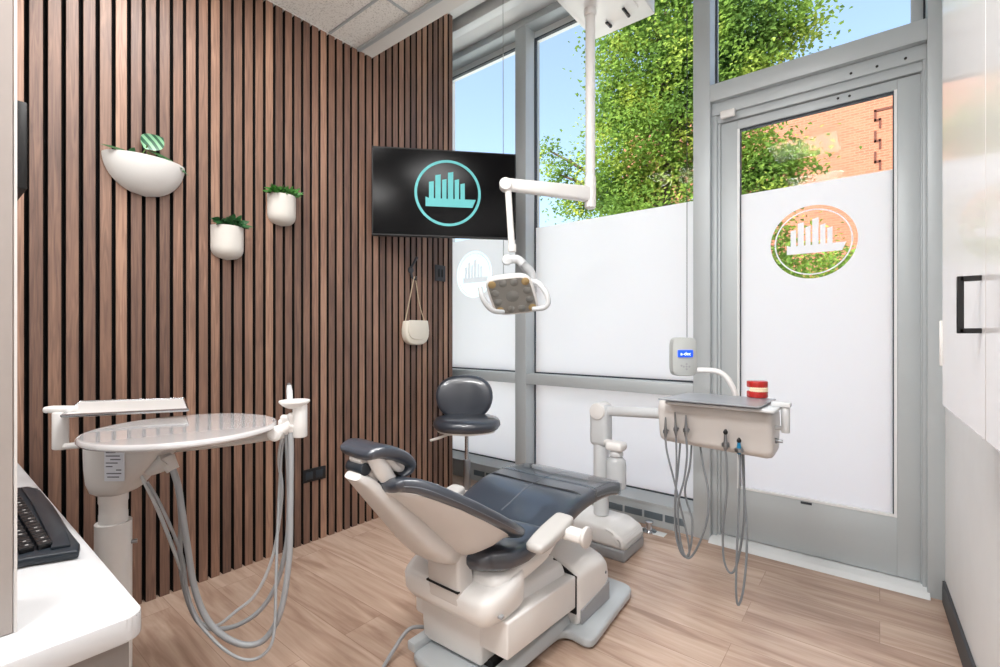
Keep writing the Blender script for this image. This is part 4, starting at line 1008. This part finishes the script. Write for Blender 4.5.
# hose socket on right
a = dpt(160, 468, 1.33); b = dpt(171, 455, 1.35)
MB().tube([dpt(148, 472, 1.34), dpt(160, 465, 1.34), dpt(168, 458, 1.34)], [.012, .022, .026], 14, 3).tube([dpt(166, 458, 1.34), dpt(173, 470, 1.34)], [.022, .016], 14, 1).done('hose_socket', M['white_soft'], t)
# arm under disc to the holder
MB().tube([dpt(150, 450, 1.40), dpt(210, 444, 1.42), dpt(255, 438, 1.43), dpt(280, 433.5, 1.43)], .014, 12, 4).done('instrument_arm', M['white_soft'], t)
MB().box((cc.x-.04, cc.y-.03, .900), (cc.x+.06, cc.y+.05, .9165), .006).done('tray_mount', M['white_soft'], t)
h0 = dpt(279, 433, 1.42)
MB().cyl(h0-Fv*.02-Rv*.006, h0+Fv*.012-Rv*.006, .022, 20, .004).cyl(h0-Fv*.022-Rv*.006, h0-Fv*.018-Rv*.006, .014, 16).done('arm_pivot', M['white'], t)
hb = dpt(300, 418, 1.44)
MB().cyl(dpt(300, 437, 1.44), dpt(300, 404, 1.44), .021, 20, .004).done('holder_body', M['white'], t)
MB().lathe([(.018, -.016), (.034, -.007), (.044, .003), (.044, .008), (.012, .010)], dpt(294.5, 403, 1.44), (0, 0, 1), 24).done('holder_cup', M['white'], t)
MB().tube([dpt(279, 431, 1.42), dpt(286, 428, 1.43), dpt(292, 424, 1.43)], [.014, .018, .016], 12, 3).done('holder_link', M['white'], t)
# valves + hoses
def suction(label, u, vt, vb, hose, r, m, kind='suction_hose'):
    t_ = thing(kind, label, 'suction hose', (0, 0, 0), 'hoses on the assistant unit'); a = dpt(u, vt, 1.43); b = dpt(u, vb, 1.43); t_.location = b
    MB().lathe([(.009, 0), (.012, .006), (.012, .018), (.008, .022), (.008, .036), (.011, .040), (.011, .052), (.006, .058)], b, (a-b).normalized(), 14).done('valve', M['white'], t_)
    MB().tube([b]+[dpt(*h) for h in hose], r, 10, 8).done('hose', m, t_)
suction('thick grey suction hose looping lowest but one under the round tray', 291, 418, 432, [(291, 460, 1.42), (290.5, 510, 1.40), (289, 560, 1.38), (281, 610, 1.36), (266, 638, 1.35), (247, 645, 1.34), (225, 637, 1.33), (207, 619, 1.33), (195, 590, 1.33), (188, 550, 1.33), (182, 510, 1.335), (178, 485, 1.34), (172, 467, 1.34)], .0085, M['hose'])
suction('medium grey suction hose crossing inside the loops under the round tray', 286, 420, 434, [(288, 460, 1.44), (289, 500, 1.43), (287, 540, 1.42), (278, 580, 1.41), (262, 608, 1.40), (240, 624, 1.39), (218, 629, 1.385), (201, 624, 1.38), (190, 606, 1.37), (183, 580, 1.37), (180, 550, 1.37), (181, 520, 1.365), (178, 490, 1.36), (172, 469, 1.35)], .0068, M['hose'])
suction('thin pale hose curving inside the loops under the round tray', 282, 424, 438, [(279, 460, 1.45), (282, 490, 1.45), (278, 530, 1.45), (270, 565, 1.44), (255, 595, 1.43), (235, 612, 1.42), (218, 625, 1.41), (203, 624, 1.40), (192, 607, 1.38), (183, 575, 1.37), (170, 540, 1.36), (158, 510, 1.35), (146, 485, 1.34), (140, 474, 1.33)], .0048, M['hose_white'])
suction('thin grey hose hanging lowest of the loops under the round tray', 284, 420, 434, [(281, 460, 1.44), (278, 520, 1.42), (276, 580, 1.37), (275, 620, 1.34), (271, 645, 1.32), (258, 658, 1.31), (242, 659, 1.30), (225, 650, 1.30), (210, 636, 1.31), (196, 618, 1.32), (187, 590, 1.33), (183, 560, 1.335), (172, 530, 1.34), (158, 500, 1.34), (147, 482, 1.34)], .0042, M['hose'])
# saliva ejector standing in cup
t_ = thing('suction_tip', 'small clear suction tip standing in the holder cup beside the round tray', 'suction tip', (0, 0, 0)); b = dpt(290, 402, 1.44); t_.location = b
MB().tube([b, dpt(289.5, 391, 1.44), dpt(289, 385, 1.44)], [.009, .009, .006], 10, 3).done('body', M['cool'], t_)
MB().cyl(dpt(289, 386, 1.44), dpt(289, 384, 1.44)+V(0, 0, .003), .004, 8).done('nozzle', M['steel'], t_)
# round disc tray
dd = P(173.5, 430.5, 'D', 1.352); zd = .927; dd = V(-1.56, .50, zd)
lathe_p = [(.05, -.010), (.225, -.010), (.235, -.007), (.239, -.002), (.239, .004), (.236, .008), (.230, .0095), (.2292, .0095), (.18, .0095), (.0005, .0095)]
tb = tag(MB().lathe(lathe_p, (dd.x, dd.y, zd), (0, 0, 1), 72).done('round_table_top', M['disc']), 'round glossy white tray top on the assistant column beside the desk', 'tray')
# rectangular tray behind with chrome rim
t = thing('bracket_tray', 'narrow white rectangular tray with chrome rim behind the round tray', 'tray', (0, 0, 0))
DZT = .975
pa = [P(62, 417.5, 'D', 1.46), P(82, 401.5, 'D', 1.66), P(183, 399, 'D', 1.80), P(188, 409.5, 'D', 1.60)]
pa = [P(62, 418, 'Z', .955), P(80, 403.5, 'Z', .955), P(184, 400.5, 'Z', .955), P(188, 411.5, 'Z', .955)]
t.location = pa[0]
MB().prism([tuple(p_) for p_ in pa], (0, 0, .006), .002, 1).done('tray_plate', M['white'], t)
MB().tube([p_+V(0, 0, .006) for p_ in pa+[pa[0]]], .0048, 8, 1).done('rim', M['chrome'], t)
pe = P(61, 410, 'D', 1.47)
MB().cyl(P(60.5, 449, 'D', 1.46), P(60.5, 412, 'D', 1.46), .020, 20, .004).done('bracket_post', M['white'], t)
MB().box((pe.x-.045, pe.y-.02, pe.z-.008), (pe.x+.04, pe.y+.02, pe.z+.012), .008, 3, mtx).done('bracket_cap', M['white'], t)
MB().tube([P(60, 447, 'D', 1.46), P(90, 444, 'D', 1.44), P(112, 444, 'D', 1.38)], .010, 10, 3).done('bracket_arm', M['white'], t)

# ------------------------------------------------------------------ added ceiling fill lights, all out of view
def fill_panel(x, y, e, lab):  # panel and area light added to brighten the room, never in view
    t_ = thing('fill_light', 'added unseen square ceiling fill panel %s' % lab, 'fill light', (x, y, ZC))
    MB().box((x-.29, y-.29, ZC-.006), (x+.29, y+.29, ZC+.006), .003).done('frame', M['white'], t_)
    MB().box((x-.27, y-.27, ZC-.009), (x+.27, y+.27, ZC-.005)).done('glow_plate', M['fill_glow'], t_)
    l = bpy.data.lights.new('fill_lamp', 'AREA'); l.shape = 'RECTANGLE'; l.size = .55; l.size_y = .55; l.energy = e; l.color = (1, .985, .97)
    o = bpy.data.objects.new('fill_lamp', l); COL.objects.link(o); o.location = (x, y, ZC-.02)
E0 = 30
fill_panel(-1.764, .675, E0*.7, 'above the assistant unit'); fill_panel(-.564, .675, E0*1.1, 'between assistant unit and right cabinet'); fill_panel(-1.764, -.525, E0*.7, 'above the reception desk'); fill_panel(-.564, -.525, E0*1.6, 'behind the camera near the right cabinet')

# ------------------------------------------------------------------ outside
gd = struct(bx('ground', (-40, 3.2, -.25), (40, 60, -.15), M['sidewalk']))
b = thing('brick_building', 'sunlit orange-red brick building across the street', 'building', (0, 16, -.15))
MB().box((-7.2, 16, -.15), (14, 26, 8.35), .02).done('wall', M['brick'], b)
MB().box((-7.3, 15.9, 8.35), (14.1, 26.1, 8.6), .03).done('parapet', M['stone_trim'], b)
q = MB()
for i in range(5):
    z = 7.15-i*.55; x0 = -.12
    q.box((x0, 15.985, z-.30), (x0+.05, 16.01, z)); q.box((x0, 15.985, z-.30), (x0+.14, 16.01, z-.24)); q.box((x0+.1, 15.985, z-.5), (x0+.15, 16.01, z-.24))
q.box((-.12, 15.985, 7.1), (.6, 16.01, 7.16))
q.done('quoin_shadow', M['brick_shadow'], b)  # stepped shadow of the quoin, modelled as thin dark strips
def tree(name, label, base, blobs, nleaf, size, seed, trunk):
    random.seed(seed)
    t_ = thing(name, label, 'tree', base)
    tm_ = MB().tube([Vector(base)]+[Vector(p_) for p_ in trunk], [.16, .14, .11, .07, .04][:len(trunk)+1], 10, 4)
    top = Vector(trunk[-2])
    for (c_, r_, w_) in blobs:
        c_ = Vector(c_); k0 = Vector(trunk[1]) if c_.z < 5 else Vector(trunk[2])
        tm_.tube([k0, (k0+c_)/2+V(0, 0, .25), c_], [.06, .04, .015], 7, 4)
    tm_.done('trunk', M['bark'], t_)
    vs = []; fs = []
    tot = sum(w_ for _, _, w_ in blobs)
    for (c_, r_, w_) in blobs:
        n = int(nleaf*w_/tot); per = 26
        for q_ in range(n//per):
            while True:
                dv = V(random.uniform(-1, 1), random.uniform(-1, 1), random.uniform(-1, 1))
                if .05 < dv.length < 1: break
            f_ = dv.length**.45/dv.length
            cl = Vector(c_)+V(dv.x*r_[0], dv.y*r_[1], dv.z*r_[2])*f_
            cr = random.uniform(.10, .24)
            for k_ in range(per):
                p_ = cl+V(random.gauss(0, cr), random.gauss(0, cr), random.gauss(0, cr*.7))
                d_ = V(random.uniform(-1, 1), random.uniform(-1, 1), random.uniform(-1, .3)).normalized(); s_ = d_.cross(V(random.uniform(-.5, .5), random.uniform(-.5, .5), 1)).normalized()
                l_ = size*random.uniform(.7, 1.3); i0 = len(vs); up2 = s_.cross(d_)*l_*.15
                vs += [p_, p_+d_*l_*.45+s_*l_*.38+up2, p_+d_*l_, p_+d_*l_*.45-s_*l_*.38+up2]
                fs += [(i0, i0+1, i0+2), (i0, i0+2, i0+3)]
    me = bpy.data.meshes.new('foliage'); b0 = Vector(base); me.from_pydata([tuple(v_-b0) for v_ in vs], [], fs); me.materials.append(M['tree'])
    o_ = bpy.data.objects.new('foliage', me); COL.objects.link(o_); o_.parent = t_
    return t_
YT_ = 8.0
def at(u, v, Y=YT_): return tuple(P(u, v, 'Y', Y))
tree('street_tree', 'tall bright green leafy tree outside the windows left of the door', at(668, 400)[:2]+(-.15,),
     [(at(655, 60), (1.1, .9, 1.0), 3.), (at(640, 150), (1.0, .9, .9), 2.5), (at(690, 100), (1.1, .9, 1.1), 3.), (at(665, -10), (1.0, .9, 1.2), 2.5), (at(725, 40), (.75, .7, 1.0), 2), (at(620, 190), (.5, .5, .5), 1.0),
      (at(640, -120), (1.4, 1.2, 1.6), 2.), (at(765, 20), (.6, .5, .32), .8), (at(790, 30), (.3, .3, .16), .25), (at(745, 75), (.45, .4, .3), .5), (at(670, 210), (1.1, .9, .7), 2.), (at(745, 150), (.4, .4, .35), .6), (at(775, 170), (.35, .3, .2), .45), (at(790, 158), (.25, .2, .1), .15), (at(750, 195), (.5, .5, .3), .6), (at(580, 205), (.3, .3, .22), .35), (at(560, 175), (.22, .2, .30), .2), (at(548, 150), (.12, .1, .16), .08), (at(720, 260), (1.2, .9, .6), 1.6), (at(800, 275), (.8, .7, .35), .9), (at(612, 120), (.25, .3, .3), .3)],
     75000, .070, 5, [at(667, 330), at(664, 250), at(668, 150), at(668, 40)])
bh = thing('distant_building', 'low pale building far away seen through the left logo', 'building', (-22, 30, -.15))
MB().box((-40, 30, -.15), (-9.5, 38, 4.0), .05).done('wall', M['stone_trim'], bh)
q = MB()
for i in range(12): q.box((-38+i*2.3, 29.97, 1.0), (-36.8+i*2.3, 30.02, 2.6))
q.done('window', M['gasket'], bh)

# ------------------------------------------------------------------ light
w = bpy.data.worlds.new('world'); SC.world = w; w.use_nodes = True
nt_ = w.node_tree; bg = nt_.nodes['Background']
sky = nt_.nodes.new('ShaderNodeTexSky'); sky.sky_type = 'NISHITA'; sky.sun_disc = False; sky.sun_elevation = R_(50); sky.sun_rotation = R_(180+15); sky.air_density = 1.0; sky.dust_density = 2.4; sky.ozone_density = 1.2; sky.altitude = 100
hz_ = nt_.nodes.new('ShaderNodeMix'); hz_.data_type = 'RGBA'; hz_.blend_type = 'ADD'; hz_.inputs[0].default_value = 1; hz_.inputs[7].default_value = (.42, .36, .14, 1)
nt_.links.new(sky.outputs[0], hz_.inputs[6]); nt_.links.new(hz_.outputs[2], bg.inputs[0]); bg.inputs[1].default_value = .40
sun = bpy.data.lights.new('sun', 'SUN'); sun.energy = 11; sun.angle = R_(.6); sun.color = (1, .95, .88)
so = bpy.data.objects.new('sun', sun); COL.objects.link(so)
so.rotation_euler = V(.30, .70, -.80).to_track_quat('-Z', 'Y').to_euler()

SC.view_settings.view_transform = 'Standard'; SC.view_settings.look = 'None'; SC.view_settings.gamma = 1; SC.view_settings.use_curve_mapping = False
SC.view_settings.exposure = 0.0
SC.cycles.max_bounces = 10; SC.cycles.transparent_max_bounces = 16
SC.cycles.diffuse_bounces = 5
